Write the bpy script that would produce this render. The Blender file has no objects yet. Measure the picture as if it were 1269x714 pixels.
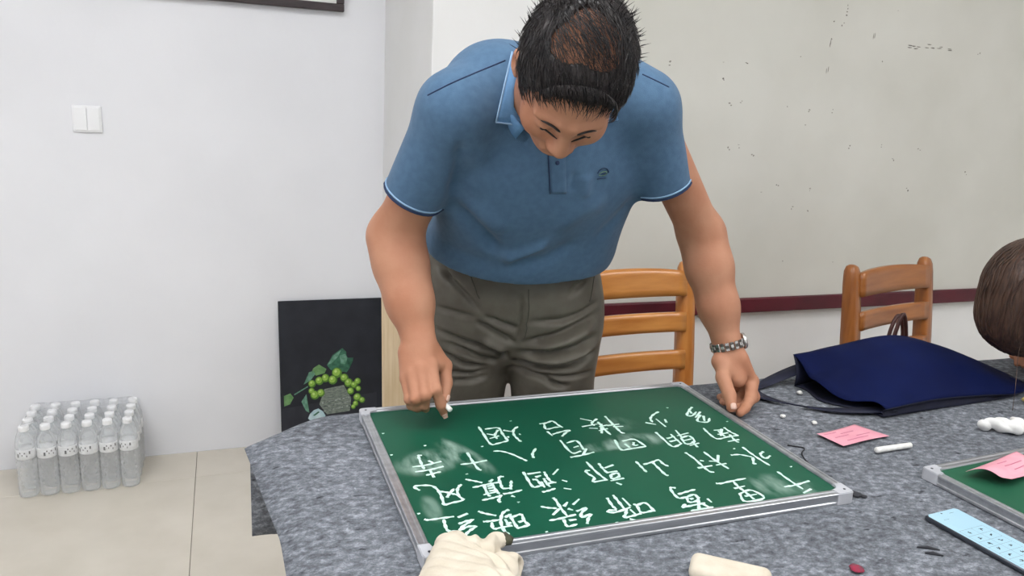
import bpy, bmesh, math, random
import numpy as np
from mathutils import Vector, Matrix
from mathutils.bvhtree import BVHTree

# ------------------------------------------------------------------ camera, world, light, exposure
scene = bpy.context.scene
COL = scene.collection
random.seed(7)
rng = np.random.default_rng(7)

CAM_HEIGHT = 1.34
ax_x = Vector((0.9384916, -0.3412122, 0.0529882))      # image right, in room coordinates
ax_d = Vector((-0.0303603, -0.2343988, -0.9716663))    # image down
ax_f = Vector((0.3439648, 0.9102920, -0.2303406))      # viewing direction
cam_data = bpy.data.cameras.new('camera')
cam = bpy.data.objects.new('camera', cam_data)
COL.objects.link(cam)
rot = Matrix((ax_x, -ax_d, -ax_f)).transposed()
cam.matrix_world = Matrix.Translation((0, 0, CAM_HEIGHT)) @ rot.to_4x4()
cam_data.sensor_width = 36.0
cam_data.lens = 36.0 * 963.0 / 1269.0
cam_data.clip_start = 0.02
scene.camera = cam

world = bpy.data.worlds.new('world')
scene.world = world
world.use_nodes = True
world.node_tree.nodes['Background'].inputs[0].default_value = (0.80, 0.86, 0.95, 1)
world.node_tree.nodes['Background'].inputs[1].default_value = 0.5

PANEL_POWER = 10.5           # emission of the ceiling light panels
scene.view_settings.view_transform = 'Standard'
scene.view_settings.look = 'None'
scene.view_settings.exposure = -0.03
scene.view_settings.gamma = 1.0
scene.view_settings.use_curve_mapping = False

# ------------------------------------------------------------------ helpers
def srgb(r, g, b):
    def f(c):
        c /= 255.0
        return c / 12.92 if c <= 0.04045 else ((c + 0.055) / 1.055) ** 2.4
    return (f(r), f(g), f(b), 1.0)

MATS = {}
def mat(name, col, rough=0.6, metal=0.0, col2=None, scale=20.0, detail=4.0, stretch=(1, 1, 1), mix=(0.35, 0.65),
        bump=0.0, bump_scale=None, spec=0.5, transmission=0.0, alpha=1.0, emit=None, emit_strength=0.0, ior=1.45, coat=0.0, sheen=0.0):
    """Procedural principled material: base colour with an optional noise-mixed second colour and noise relief."""
    if name in MATS:
        return MATS[name]
    m = bpy.data.materials.new(name)
    m.use_nodes = True
    nt = m.node_tree
    p = nt.nodes['Principled BSDF']
    p.inputs['Base Color'].default_value = col
    p.inputs['Roughness'].default_value = rough
    p.inputs['Metallic'].default_value = metal
    p.inputs['Specular IOR Level'].default_value = spec
    p.inputs['Transmission Weight'].default_value = transmission
    p.inputs['Alpha'].default_value = alpha
    p.inputs['IOR'].default_value = ior
    p.inputs['Coat Weight'].default_value = coat
    p.inputs['Sheen Weight'].default_value = sheen
    if emit is not None:
        p.inputs['Emission Color'].default_value = emit
        p.inputs['Emission Strength'].default_value = emit_strength
    tc = nt.nodes.new('ShaderNodeTexCoord')
    mp = nt.nodes.new('ShaderNodeMapping')
    mp.inputs['Scale'].default_value = stretch
    nt.links.new(tc.outputs['Object'], mp.inputs['Vector'])
    if col2 is not None:
        nz = nt.nodes.new('ShaderNodeTexNoise')
        nz.inputs['Scale'].default_value = scale
        nz.inputs['Detail'].default_value = detail
        rp = nt.nodes.new('ShaderNodeValToRGB')
        rp.color_ramp.elements[0].position = mix[0]
        rp.color_ramp.elements[1].position = mix[1]
        rp.color_ramp.elements[0].color = col
        rp.color_ramp.elements[1].color = col2
        nt.links.new(mp.outputs['Vector'], nz.inputs['Vector'])
        nt.links.new(nz.outputs['Fac'], rp.inputs['Fac'])
        nt.links.new(rp.outputs['Color'], p.inputs['Base Color'])
    if bump > 0:
        nb = nt.nodes.new('ShaderNodeTexNoise')
        nb.inputs['Scale'].default_value = bump_scale or scale
        nb.inputs['Detail'].default_value = 3
        bp = nt.nodes.new('ShaderNodeBump')
        bp.inputs['Strength'].default_value = bump
        bp.inputs['Distance'].default_value = 0.002
        nt.links.new(mp.outputs['Vector'], nb.inputs['Vector'])
        nt.links.new(nb.outputs['Fac'], bp.inputs['Height'])
        nt.links.new(bp.outputs['Normal'], p.inputs['Normal'])
    MATS[name] = m
    return m

def link(name, me, material, parent=None, smooth=False, loc=None, rotz=None):
    o = bpy.data.objects.new(name, me)
    COL.objects.link(o)
    if material is not None and len(me.materials) == 0:
        me.materials.append(material)
    if smooth:
        me.polygons.foreach_set('use_smooth', np.ones(len(me.polygons), dtype=bool))
    if parent is not None:
        o.parent = parent
    if loc is not None:
        o.location = loc
    if rotz is not None:
        o.rotation_euler = (0, 0, rotz)
    return o

def from_bm(name, bm, material, parent=None, smooth=False, **kw):
    bmesh.ops.recalc_face_normals(bm, faces=bm.faces)
    me = bpy.data.meshes.new(name)
    bm.to_mesh(me)
    bm.free()
    return link(name, me, material, parent, smooth, **kw)

def from_np(name, v, f, material, parent=None, smooth=True):
    me = bpy.data.meshes.new(name)
    v = np.asarray(v, dtype=np.float32)
    f = np.asarray(f, dtype=np.int32)
    n = f.shape[1]
    me.vertices.add(len(v))
    me.vertices.foreach_set('co', v.ravel())
    me.loops.add(f.size)
    me.loops.foreach_set('vertex_index', f.ravel())
    me.polygons.add(len(f))
    me.polygons.foreach_set('loop_start', np.arange(0, f.size, n, dtype=np.int32))
    me.polygons.foreach_set('loop_total', np.full(len(f), n, dtype=np.int32))
    me.update(calc_edges=True)
    me.validate()
    return link(name, me, material, parent, smooth)

def tag(o, label=None, cat=None, group=None, kind=None):
    if label: o['label'] = label
    if cat: o['category'] = cat
    if group: o['group'] = group
    if kind: o['kind'] = kind
    return o

def empty(name, loc=(0, 0, 0), rotz=0.0):
    o = bpy.data.objects.new(name, None)
    COL.objects.link(o)
    o.empty_display_size = 0.05
    o.location = loc
    o.rotation_euler = (0, 0, rotz)
    return o

def copy_tree(o, parent=None):
    c = o.copy()
    COL.objects.link(c)
    if parent is not None:
        c.parent = parent
    for ch in list(o.children):
        copy_tree(ch, c)
    return c

def add_box(bm, lo, hi, bevel=0.0, segs=2):
    r = bmesh.ops.create_cube(bm, size=1.0)
    vs = r['verts']
    for v in vs:
        v.co = Vector([lo[i] + (v.co[i] + 0.5) * (hi[i] - lo[i]) for i in range(3)])
    if bevel > 0:
        es = list({e for v in vs for e in v.link_edges})
        bmesh.ops.bevel(bm, geom=es, offset=bevel, segments=segs, affect='EDGES', profile=0.5)
    return bm

def box(name, lo, hi, material, parent=None, bevel=0.0, smooth=False, segs=2):
    bm = bmesh.new()
    add_box(bm, lo, hi, bevel, segs)
    return from_bm(name, bm, material, parent, smooth)

def frames(pts):
    pts = [Vector(p) for p in pts]
    out = []
    up = None
    for i, p in enumerate(pts):
        t = (pts[min(i + 1, len(pts) - 1)] - pts[max(i - 1, 0)]).normalized()
        if up is None:
            up = Vector((0, 0, 1)) if abs(t.z) < 0.9 else Vector((1, 0, 0))
        s = t.cross(up)
        if s.length < 1e-5:
            s = t.orthogonal()
        s.normalize()
        up = s.cross(t).normalized()
        out.append((p, s, up, t))
    return out

def add_tube(bm, pts, r, n=8, cap=True, flat=1.0):
    """Tube along points; r a number or one per point; flat squashes it along its own up."""
    rings = []
    fr = frames(pts)
    for i, (p, s, u, t) in enumerate(fr):
        ri = r[i] if hasattr(r, '__len__') else r
        rings.append([bm.verts.new(p + s * (ri * math.cos(2 * math.pi * k / n)) + u * (ri * flat * math.sin(2 * math.pi * k / n))) for k in range(n)])
    for a, b in zip(rings, rings[1:]):
        for k in range(n):
            bm.faces.new((a[k], a[(k + 1) % n], b[(k + 1) % n], b[k]))
    if cap:
        bm.faces.new(rings[0][::-1])
        bm.faces.new(rings[-1])
    return bm

def tube(name, pts, r, material, parent=None, n=8, flat=1.0, smooth=True):
    bm = bmesh.new()
    add_tube(bm, pts, r, n, True, flat)
    return from_bm(name, bm, material, parent, smooth)

def add_lathe(bm, prof, n=20, center=(0, 0, 0)):
    cx, cy, cz = center
    rings = []
    for r, z in prof:
        rings.append([bm.verts.new((cx + r * math.cos(2 * math.pi * k / n), cy + r * math.sin(2 * math.pi * k / n), cz + z)) for k in range(n)])
    for a, b in zip(rings, rings[1:]):
        for k in range(n):
            bm.faces.new((a[k], a[(k + 1) % n], b[(k + 1) % n], b[k]))
    bm.faces.new(rings[0][::-1])
    bm.faces.new(rings[-1])
    return bm

def lathe(name, prof, material, parent=None, n=20, center=(0, 0, 0), smooth=True):
    bm = bmesh.new()
    add_lathe(bm, prof, n, center)
    return from_bm(name, bm, material, parent, smooth)

def add_prism(bm, poly, z0, z1):
    """Closed slab over a polygon of (x, y)."""
    a = [bm.verts.new((x, y, z0)) for x, y in poly]
    b = [bm.verts.new((x, y, z1)) for x, y in poly]
    n = len(poly)
    bm.faces.new(a[::-1])
    bm.faces.new(b)
    for k in range(n):
        bm.faces.new((a[k], a[(k + 1) % n], b[(k + 1) % n], b[k]))
    return bm

def grid_solid(name, P, thick, material, parent=None, smooth=True):
    """P: array (m, n, 3) of surface points; gives it thickness along its normals."""
    P = np.asarray(P, dtype=float)
    m, n, _ = P.shape
    du = np.gradient(P, axis=0)
    dv = np.gradient(P, axis=1)
    N = np.cross(du, dv)
    N /= np.linalg.norm(N, axis=2, keepdims=True) + 1e-9
    Q = P - N * thick
    v = np.concatenate([P.reshape(-1, 3), Q.reshape(-1, 3)])
    idx = np.arange(m * n).reshape(m, n)
    k = m * n
    a, b, c, d = idx[:-1, :-1].ravel(), idx[1:, :-1].ravel(), idx[1:, 1:].ravel(), idx[:-1, 1:].ravel()
    F = [np.stack([a, b, c, d], 1), np.stack([d, c, b, a], 1) + k]
    def side(line, flip):
        q = np.stack([line[:-1], line[1:], line[1:] + k, line[:-1] + k], 1)
        F.append(q[:, ::-1] if flip else q)
    side(idx[0, :], False); side(idx[-1, :], True); side(idx[:, 0], True); side(idx[:, -1], False)
    return from_np(name, v, np.concatenate(F), material, parent, smooth)

# ------------------------------------------------------------------ implicit surfaces for bodies and cloth
def V3(p): return np.array(p, dtype=float)

class Field:
    """Signed distance samples on a grid; solids are blended in, then polygonised with surface nets."""
    def __init__(self, lo, hi, h):
        self.lo, self.h = V3(lo), h
        n = np.ceil((V3(hi) - self.lo) / h).astype(int) + 1
        self.n = n
        self.ax = [(self.lo[i] + h * np.arange(n[i])).astype(np.float32) for i in range(3)]
        self.f = np.full(tuple(n), 0.1, dtype=np.float32)
    def _win(self, lo, hi):
        a = np.clip(np.floor((lo - self.lo) / self.h).astype(int), 0, self.n - 1)
        b = np.clip(np.ceil((hi - self.lo) / self.h).astype(int) + 1, 1, self.n)
        sl = tuple(slice(a[i], b[i]) for i in range(3))
        X = self.ax[0][sl[0]][:, None, None]; Y = self.ax[1][sl[1]][None, :, None]; Z = self.ax[2][sl[2]][None, None, :]
        return sl, X, Y, Z
    def blend(self, d, sl, k, cut=False):
        g = self.f[sl]
        if g.size == 0: return
        if cut:
            d = -d
            hh = np.maximum(k - np.abs(g - d), 0) / k
            self.f[sl] = np.maximum(g, d) + hh * hh * k * 0.25
        else:
            hh = np.maximum(k - np.abs(g - d), 0) / k
            self.f[sl] = np.minimum(g, d) - hh * hh * k * 0.25
    def cap(self, a, b, ra, rb, k=0.02, cut=False, flat=None):
        a, b = V3(a), V3(b)
        m = max(ra, rb) + k + 0.012
        sl, X, Y, Z = self._win(np.minimum(a, b) - m, np.maximum(a, b) + m)
        px, py, pz = X - a[0], Y - a[1], Z - a[2]
        ab = b - a
        if flat is not None:
            nrm = V3(flat[0]); nrm = nrm / np.linalg.norm(nrm); q = 1.0 / flat[1] - 1.0
            c = (px * nrm[0] + py * nrm[1] + pz * nrm[2]) * q
            px, py, pz = px + c * nrm[0], py + c * nrm[1], pz + c * nrm[2]
            ab = ab + nrm * (ab @ nrm) * q
        t = np.clip((px * ab[0] + py * ab[1] + pz * ab[2]) / max(ab @ ab, 1e-9), 0, 1)
        d = np.sqrt((px - t * ab[0]) ** 2 + (py - t * ab[1]) ** 2 + (pz - t * ab[2]) ** 2) - (ra + (rb - ra) * t)
        self.blend(d.astype(np.float32), sl, k, cut)
    def chain(self, pts, rad, k=0.01, flat=None):
        for i in range(len(pts) - 1):
            self.cap(pts[i], pts[i + 1], rad[i], rad[i + 1], k, False, flat)
    def ell(self, c, r, k=0.03, axes=None, cut=False):
        c, r = V3(c), V3(r)
        m = r.max() + k + 0.012
        sl, X, Y, Z = self._win(c - m, c + m)
        px, py, pz = X - c[0], Y - c[1], Z - c[2]
        A = np.eye(3) if axes is None else np.asarray(axes, dtype=float)
        q = [px * A[i, 0] + py * A[i, 1] + pz * A[i, 2] for i in range(3)]
        k0 = np.sqrt(sum((q[i] / r[i]) ** 2 for i in range(3)))
        k1 = np.sqrt(sum((q[i] / r[i] ** 2) ** 2 for i in range(3))) + 1e-6
        self.blend((k0 * (k0 - 1.0) / k1).astype(np.float32), sl, k, cut)
    def halfspace_cut(self, p, n, k=0.004, lo=None, hi=None):
        """Remove everything on the +n side of the plane through p (inside a window)."""
        p, n = V3(p), V3(n) / np.linalg.norm(n)
        lo = self.lo if lo is None else V3(lo)
        hi = self.lo + self.h * self.n if hi is None else V3(hi)
        sl, X, Y, Z = self._win(lo, hi)
        d = -((X - p[0]) * n[0] + (Y - p[1]) * n[1] + (Z - p[2]) * n[2])
        self.blend((d + 0 * self.f[sl]).astype(np.float32), sl, k, True)
    def mesh(self, smooth=1, lam=0.5):
        f = self.f; s = f < 0
        cnt = np.zeros(tuple(np.array(f.shape) - 1), dtype=np.uint8)
        offs = [(i, j, k) for i in (0, 1) for j in (0, 1) for k in (0, 1)]
        S = [x - 1 for x in f.shape]
        for i, j, k in offs:
            cnt += s[i:S[0] + i, j:S[1] + j, k:S[2] + k]
        ii, jj, kk = np.nonzero((cnt > 0) & (cnt < 8))
        idx = np.full(cnt.shape, -1, dtype=np.int32)
        idx[ii, jj, kk] = np.arange(len(ii))
        cv = {o: f[ii + o[0], jj + o[1], kk + o[2]] for o in offs}
        acc = np.zeros((len(ii), 3)); num = np.zeros(len(ii))
        for o in offs:
            for a in range(3):
                if o[a] == 0:
                    o2 = tuple(1 if x == a else o[x] for x in range(3))
                    v0, v1 = cv[o], cv[o2]
                    m = (v0 < 0) != (v1 < 0)
                    t = np.where(m, v0 / np.where(m, v0 - v1, 1), 0)
                    for x in range(3):
                        acc[:, x] += np.where(m, o[x] + (t if x == a else 0), 0)
                    num += m
        v = self.lo + self.h * (np.stack([ii, jj, kk], 1) + acc / num[:, None])
        Q = []
        for a in range(3):
            b, c = (a + 1) % 3, (a + 2) % 3
            sl0 = [slice(1, -1)] * 3; sl1 = [slice(1, -1)] * 3
            sl0[a] = slice(0, -1); sl1[a] = slice(1, None)
            e0, e1 = s[tuple(sl0)], s[tuple(sl1)]
            pos = np.stack(np.nonzero(e0 != e1), 1)
            if not len(pos): continue
            ins = e0[pos[:, 0], pos[:, 1], pos[:, 2]]
            g = pos.copy(); g[:, b] += 1; g[:, c] += 1
            def cell(db, dc):
                q = g.copy(); q[:, b] += db; q[:, c] += dc
                return idx[q[:, 0], q[:, 1], q[:, 2]]
            quad = np.stack([cell(-1, -1), cell(0, -1), cell(0, 0), cell(-1, 0)], 1)
            quad[~ins] = quad[~ins][:, ::-1]
            Q.append(quad)
        Q = np.concatenate(Q)
        Q = Q[(Q >= 0).all(1)]
        for _ in range(smooth):
            v = laplace(v, Q, lam)
        return v, Q

def laplace(v, Q, lam):
    a = Q.ravel(); b = np.roll(Q, -1, axis=1).ravel()
    s = np.zeros_like(v); n = np.bincount(a, minlength=len(v)) + np.bincount(b, minlength=len(v))
    for x in range(3):
        s[:, x] = np.bincount(a, v[b, x], len(v)) + np.bincount(b, v[a, x], len(v))
    return v + lam * (s / np.maximum(n, 1)[:, None] - v)

def normals(v, Q):
    fn = np.cross(v[Q[:, 2]] - v[Q[:, 0]], v[Q[:, 3]] - v[Q[:, 1]])
    n = np.zeros_like(v)
    for c in range(4):
        for x in range(3):
            n[:, x] += np.bincount(Q[:, c], fn[:, x], len(v))
    return n / (np.linalg.norm(n, axis=1, keepdims=True) + 1e-12)

def crease(v, Q, lines, front=(0, -1, 0)):
    """Fold lines given as (x, z) polylines with height and width, pressed into the side facing 'front'."""
    n = normals(v, Q)
    w = np.clip((n @ V3(front)) * 2.0, 0, 1)
    disp = np.zeros(len(v))
    p = v[:, [0, 2]]
    for pts, amp, wid in lines:
        pts = np.asarray(pts, dtype=float)
        best = np.full(len(v), 9.0); end = np.zeros(len(v))
        L = len(pts) - 1
        for i in range(L):
            a, d = pts[i], pts[i + 1] - pts[i]
            t = np.clip(((p - a) @ d) / (d @ d), 0, 1)
            r = np.linalg.norm(p - a - t[:, None] * d, axis=1)
            up = r < best
            best = np.where(up, r, best); end = np.where(up, (i + t) / L, end)
        fade = np.clip(np.minimum(end, 1 - end) * 4.0 + 0.15, 0, 1)
        disp += amp * fade * np.exp(-(best / wid) ** 2)
    return v + n * (disp * w)[:, None]

def bvh_of(v, Q):
    return BVHTree.FromPolygons([tuple(map(float, p)) for p in v], [tuple(map(int, q)) for q in Q])

def on_surface(tree, pts, off=0.001):
    out = []
    for p in pts:
        loc, nrm, _, _ = tree.find_nearest(Vector(p))
        out.append(loc + nrm * off)
    return out

def cast_onto(tree, pts, off=0.001):
    """Lay sketched points onto a surface along the lines of sight they were sketched on (from head height at the room origin)."""
    eye = Vector((0, 0, 1.34)); out = []
    for p in pts:
        d = (Vector(p) - eye).normalized()
        loc, nrm, _, _ = tree.ray_cast(eye, d)
        if loc is None:
            loc, nrm, _, _ = tree.find_nearest(Vector(p))
        out.append(loc + nrm * off)
    return out

def resample(pts, n):
    pts = [Vector(p) for p in pts]
    d = [0]
    for a, b in zip(pts, pts[1:]): d.append(d[-1] + (b - a).length)
    out = []
    for i in range(n):
        t = d[-1] * i / (n - 1)
        j = max(k for k in range(len(pts) - 1) if d[k] <= t + 1e-9) if len(pts) > 1 else 0
        seg = d[j + 1] - d[j]
        out.append(pts[j].lerp(pts[j + 1], (t - d[j]) / seg if seg > 0 else 0))
    return out

def spline(pts, n):
    """Catmull-Rom through the points."""
    P = [Vector(p) for p in pts]
    P = [P[0] * 2 - P[1]] + P + [P[-1] * 2 - P[-2]]
    out = []
    segs = len(P) - 3
    for i in range(n):
        t = segs * i / (n - 1)
        j = min(int(t), segs - 1); t -= j
        a, b, c, d = P[j:j + 4]
        out.append(0.5 * ((2 * b) + (c - a) * t + (2 * a - 5 * b + 4 * c - d) * t * t + (3 * b - a - 3 * c + d) * t ** 3))
    return out

CHALK_STROKES = [  # one list of pen strokes per written character, board millimetres from the board centre
 [[(-282,40),(-286,43),(-288,33),(-289,11),(-289,-8)],[(-275,19),(-270,10)],[(-305,4),(-282,5),(-256,12)],[(-305,-14),(-280,-12),(-257,-6)],[(-291,-29),(-279,-26),(-266,-23)],[(-281,-13),(-281,-39)]],
 [[(-228,-6),(-207,-6),(-182,-2)],[(-205,33),(-206,-2),(-205,-30),(-201,-31)]],
 [[(-312,-74),(-318,-62),(-310,-59),(-292,-64),(-286,-77),(-285,-95),(-287,-117),(-288,-125),(-275,-122),(-257,-118),(-260,-105),(-257,-87),(-250,-75),(-246,-72)],[(-283,-85),(-274,-90),(-265,-98),(-260,-101)],[(-278,-105),(-273,-97),(-261,-82)]],
 [[(-235,-57),(-224,-65),(-213,-74)],[(-232,-85),(-218,-83),(-203,-80),(-188,-79)],[(-201,-74),(-194,-68)],[(-213,-81),(-216,-108),(-215,-118)],[(-200,-81),(-200,-106),(-199,-114)],[(-209,-87),(-201,-86)],[(-210,-94),(-201,-93)],[(-211,-102),(-201,-101)],[(-223,-111),(-198,-106)],[(-230,-126),(-216,-124),(-202,-121)],[(-174,-63),(-180,-62),(-184,-69),(-187,-88),(-188,-99),(-175,-101)],[(-167,-79),(-172,-91),(-177,-105)],[(-193,-116),(-178,-115),(-161,-111)],[(-183,-124),(-179,-129)],[(-198,-118),(-207,-134),(-204,-138)]],
 [[(-325,-157),(-320,-160),(-303,-160),(-283,-160)],[(-299,-164),(-301,-178),(-301,-194),(-291,-198)],[(-278,-164),(-262,-157)],[(-282,-181),(-271,-177),(-260,-175),(-268,-181),(-281,-191),(-285,-198)],[(-284,-196),(-271,-191),(-261,-193),(-270,-200),(-279,-208),(-284,-219)]],
 [[(-245,-155),(-238,-163),(-224,-173)],[(-247,-184),(-236,-185),(-221,-185)],[(-236,-189),(-239,-205),(-228,-205),(-211,-204)],[(-201,-162),(-211,-167),(-219,-180),(-225,-198),(-226,-217),(-222,-224)],[(-213,-181),(-204,-175),(-205,-183),(-206,-208),(-204,-212),(-187,-209)],[(-202,-182),(-188,-179),(-190,-196),(-187,-210)],[(-199,-198),(-191,-196)],[(-215,-186),(-215,-206)],[(-218,-200),(-210,-196)]],
 [[(-154,131),(-155,102),(-156,56),(-142,56),(-122,62)],[(-146,118),(-121,118),(-122,90),(-122,62)],[(-149,98),(-136,88)],[(-150,78),(-131,85)],[(-125,109),(-137,89),(-138,74)],[(-84,115),(-96,104),(-103,85),(-103,68),(-101,53)],[(-115,106),(-101,96)],[(-92,85),(-92,81)],[(-117,78),(-116,74)]],
 [[(-160,28),(-148,25),(-135,12),(-125,-6),(-118,-20)],[(-86,21),(-99,3),(-103,-12)]],
 [[(-40,118),(-26,119),(-11,125),(-8,107),(-4,93)],[(-32,115),(-37,93),(-19,96),(-4,97)],[(-39,82),(-37,63)],[(-34,69),(-14,76),(4,79),(-8,70),(-21,57)]],
 [[(-31,42),(-32,-9),(-14,-7)],[(-24,29),(-3,33),(-6,-3)],[(-20,9),(-9,13)],[(0,0),(-16,-21)],[(-41,-25),(-18,-22),(7,-16)]],
 [[(-138,-56),(-140,-79),(-141,-106),(-131,-106),(-122,-104)],[(-134,-64),(-111,-63)],[(-133,-84),(-127,-86),(-126,-106)],[(-125,-77),(-115,-74)],[(-105,-64),(-107,-80),(-107,-96),(-100,-102)],[(-114,-85),(-116,-99),(-115,-112)],[(-114,-101),(-101,-101)],[(-123,-94),(-124,-112)],[(-133,-125),(-121,-123),(-109,-119)],[(-95,-76),(-79,-60)],[(-88,-97),(-82,-103)],[(-96,-122),(-86,-128)]],
 [[(-152,-165),(-143,-171),(-131,-176)],[(-124,-146),(-123,-153),(-125,-178),(-125,-200)],[(-144,-192),(-128,-178)],[(-118,-173),(-108,-163)],[(-115,-181),(-110,-187)],[(-155,-205),(-139,-204),(-111,-199)],[(-134,-208),(-136,-226),(-120,-224)],[(-127,-212),(-116,-212)],[(-103,-172),(-87,-159)],[(-106,-191),(-87,-186),(-100,-196),(-106,-209),(-89,-203),(-98,-214),(-106,-227)]],
 [[(-22,-47),(-22,-83),(-18,-115)],[(-30,-77),(-37,-76),(-38,-86),(-34,-102),(-42,-114),(-17,-113)],[(-4,-57),(-6,-72),(-6,-93)],[(-2,-75),(17,-68)],[(-6,-91),(13,-90)],[(-3,-99),(-8,-112),(7,-108),(10,-96),(-3,-99)],[(-13,-118),(12,-115)],[(-7,-126),(-2,-134)]],
 [[(-44,-167),(-47,-189),(-46,-201)],[(-31,-161),(-32,-180),(-34,-204)],[(-21,-173),(-21,-198)],[(-47,-203),(-58,-201),(-61,-206),(-48,-208),(-23,-201)],[(-31,-205),(-40,-218),(-46,-225),(-31,-224),(-16,-221)],[(-26,-207),(-25,-222)],[(-40,-231),(-32,-236)],[(-13,-193),(-11,-201),(-14,-219),(7,-218)],[(-10,-198),(6,-195),(7,-221)]],
 [[(61,-66),(60,-85),(59,-105)],[(68,-79),(86,-75),(102,-70),(102,-85),(106,-95)],[(87,-78),(86,-99),(85,-121),(89,-124)]],
 [[(77,-165),(70,-162),(65,-174),(64,-195),(79,-194)],[(70,-184),(88,-180),(105,-177)],[(78,-195),(73,-210),(90,-208),(95,-191),(78,-195)],[(80,-202),(86,-201)],[(64,-214),(54,-221),(69,-220),(96,-218)],[(96,-200),(84,-219),(71,-241)],[(61,-234),(80,-233),(101,-232)],[(91,-221),(96,-236)],[(107,-208),(107,-219)]],
 [[(150,-168),(158,-170),(182,-167),(209,-165)],[(182,-169),(179,-187),(179,-208),(178,-228)],[(169,-190),(191,-187)],[(167,-207),(160,-230),(197,-228),(192,-201),(167,-207)],[(170,-216),(193,-215)]],
 [[(278,-158),(277,-184),(278,-220)],[(253,-206),(276,-205),(308,-199)],[(270,-231),(291,-223)]],
 [[(238,-84),(255,-86),(270,-99)],[(279,-61),(278,-86),(278,-111),(280,-135)],[(271,-101),(257,-122),(261,-122)],[(304,-86),(292,-94),(290,-110),(306,-103)]],
 [[(164,-56),(166,-79),(164,-107),(164,-128),(170,-133)],[(152,-113),(181,-111)],[(172,-89),(177,-93)],[(198,-61),(198,-92),(202,-128)],[(186,-95),(199,-99)],[(215,-79),(200,-100)],[(189,-111),(210,-110)]],
 [[(257,29),(253,6),(254,-19),(279,-16),(303,-15)],[(298,22),(298,1),(303,-15)],[(271,16),(289,14)],[(267,-2),(291,0)],[(289,17),(269,-9)],[(277,10),(275,-13)],[(289,-9),(283,-33),(285,-42)],[(267,-34),(293,-31)]],
 [[(157,33),(155,2),(155,-29),(177,-22)],[(180,19),(178,-1),(177,-22)],[(163,4),(178,8)],[(161,-9),(178,-6)],[(199,33),(193,2)],[(188,10),(216,17)],[(190,0),(210,5),(206,-19),(185,-25),(190,0)],[(187,-12),(206,-8)],[(202,-18),(198,-41)],[(188,-32),(210,-27)]],
 [[(213,120),(194,108),(180,93),(175,77)],[(161,78),(176,65)],[(190,89),(189,52)],[(206,83),(201,69)]],
 [[(294,126),(281,115),(260,91),(271,88),(289,103)],[(279,110),(275,98)],[(271,78),(297,101)],[(288,87),(265,62),(282,53),(297,69)],[(291,81),(279,59)]],
 [[(46,124),(63,108)],[(76,115),(58,99),(58,87)],[(33,88),(67,93)],[(43,79),(58,74)],[(72,101),(69,73),(69,43)],[(65,81),(83,84)],[(56,64),(76,69)],[(74,91),(56,53)],[(98,123),(95,81),(93,49),(98,43)],[(82,82),(107,83)],[(91,75),(110,72)]],
 [[(66,21),(58,-18),(75,-19),(108,-17)],[(77,13),(102,15),(108,-17)],[(76,1),(77,-14)],[(94,3),(89,-8),(97,-8)]],
]
CHALK_DOTS = [(-326,141),(-329,54),(-228,-41),(-173,50),(-88,142),(243,134),(243,135),(322,46),(314,-148),(131,-241),(223,-243),(-329,-140),(-63,-236),(-170,-232),(-179,-145),(-62,-236),(-228,-41),(-179,-145),(260,-63),(-267,76)]
R_WRIST = (0.3248,1.318,0.9094)
R_HAND = {'index': [(0.3376,1.282,0.8791),(0.3399,1.252,0.8427),(0.35,1.253,0.8126),(0.359,1.262,0.7927)],'middle': [(0.3191,1.278,0.8742),(0.3197,1.246,0.8361),(0.3228,1.262,0.8114),(0.3306,1.28,0.7958)],'ring': [(0.3042,1.282,0.8648),(0.304,1.252,0.8291),(0.3082,1.268,0.8072),(0.3169,1.285,0.795)],'pinky': [(0.2946,1.29,0.8535),(0.2955,1.265,0.8232),(0.302,1.279,0.8049),(0.3094,1.291,0.7964)],'thumb': [(0.3489,1.316,0.8901),(0.3693,1.304,0.8679),(0.3675,1.283,0.8413),(0.3595,1.262,0.8205)]}
R_CHALK = [(0.3538,1.268,0.8156),(0.3661,1.246,0.8047)]
L_WRIST = (0.9733,1.285,0.8668)
L_HAND = {'index': [(1.0157,1.252,0.8082),(0.9956,1.225,0.7811),(0.9687,1.205,0.7704),(0.9505,1.195,0.7658)],'middle': [(1.0212,1.276,0.8098),(1.0236,1.25,0.7727),(0.9881,1.232,0.7596),(0.9467,1.222,0.7656)],'ring': [(1.0122,1.29,0.8163),(1.0228,1.272,0.7787),(0.9844,1.255,0.7633),(0.9447,1.245,0.7706)],'pinky': [(0.9989,1.298,0.8217),(1.0091,1.288,0.7847),(0.9776,1.275,0.7705),(0.9481,1.262,0.7743)],'thumb': [(0.9411,1.272,0.8487),(0.9382,1.246,0.8232),(0.9332,1.212,0.7983),(0.9286,1.194,0.7801)]}
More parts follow.
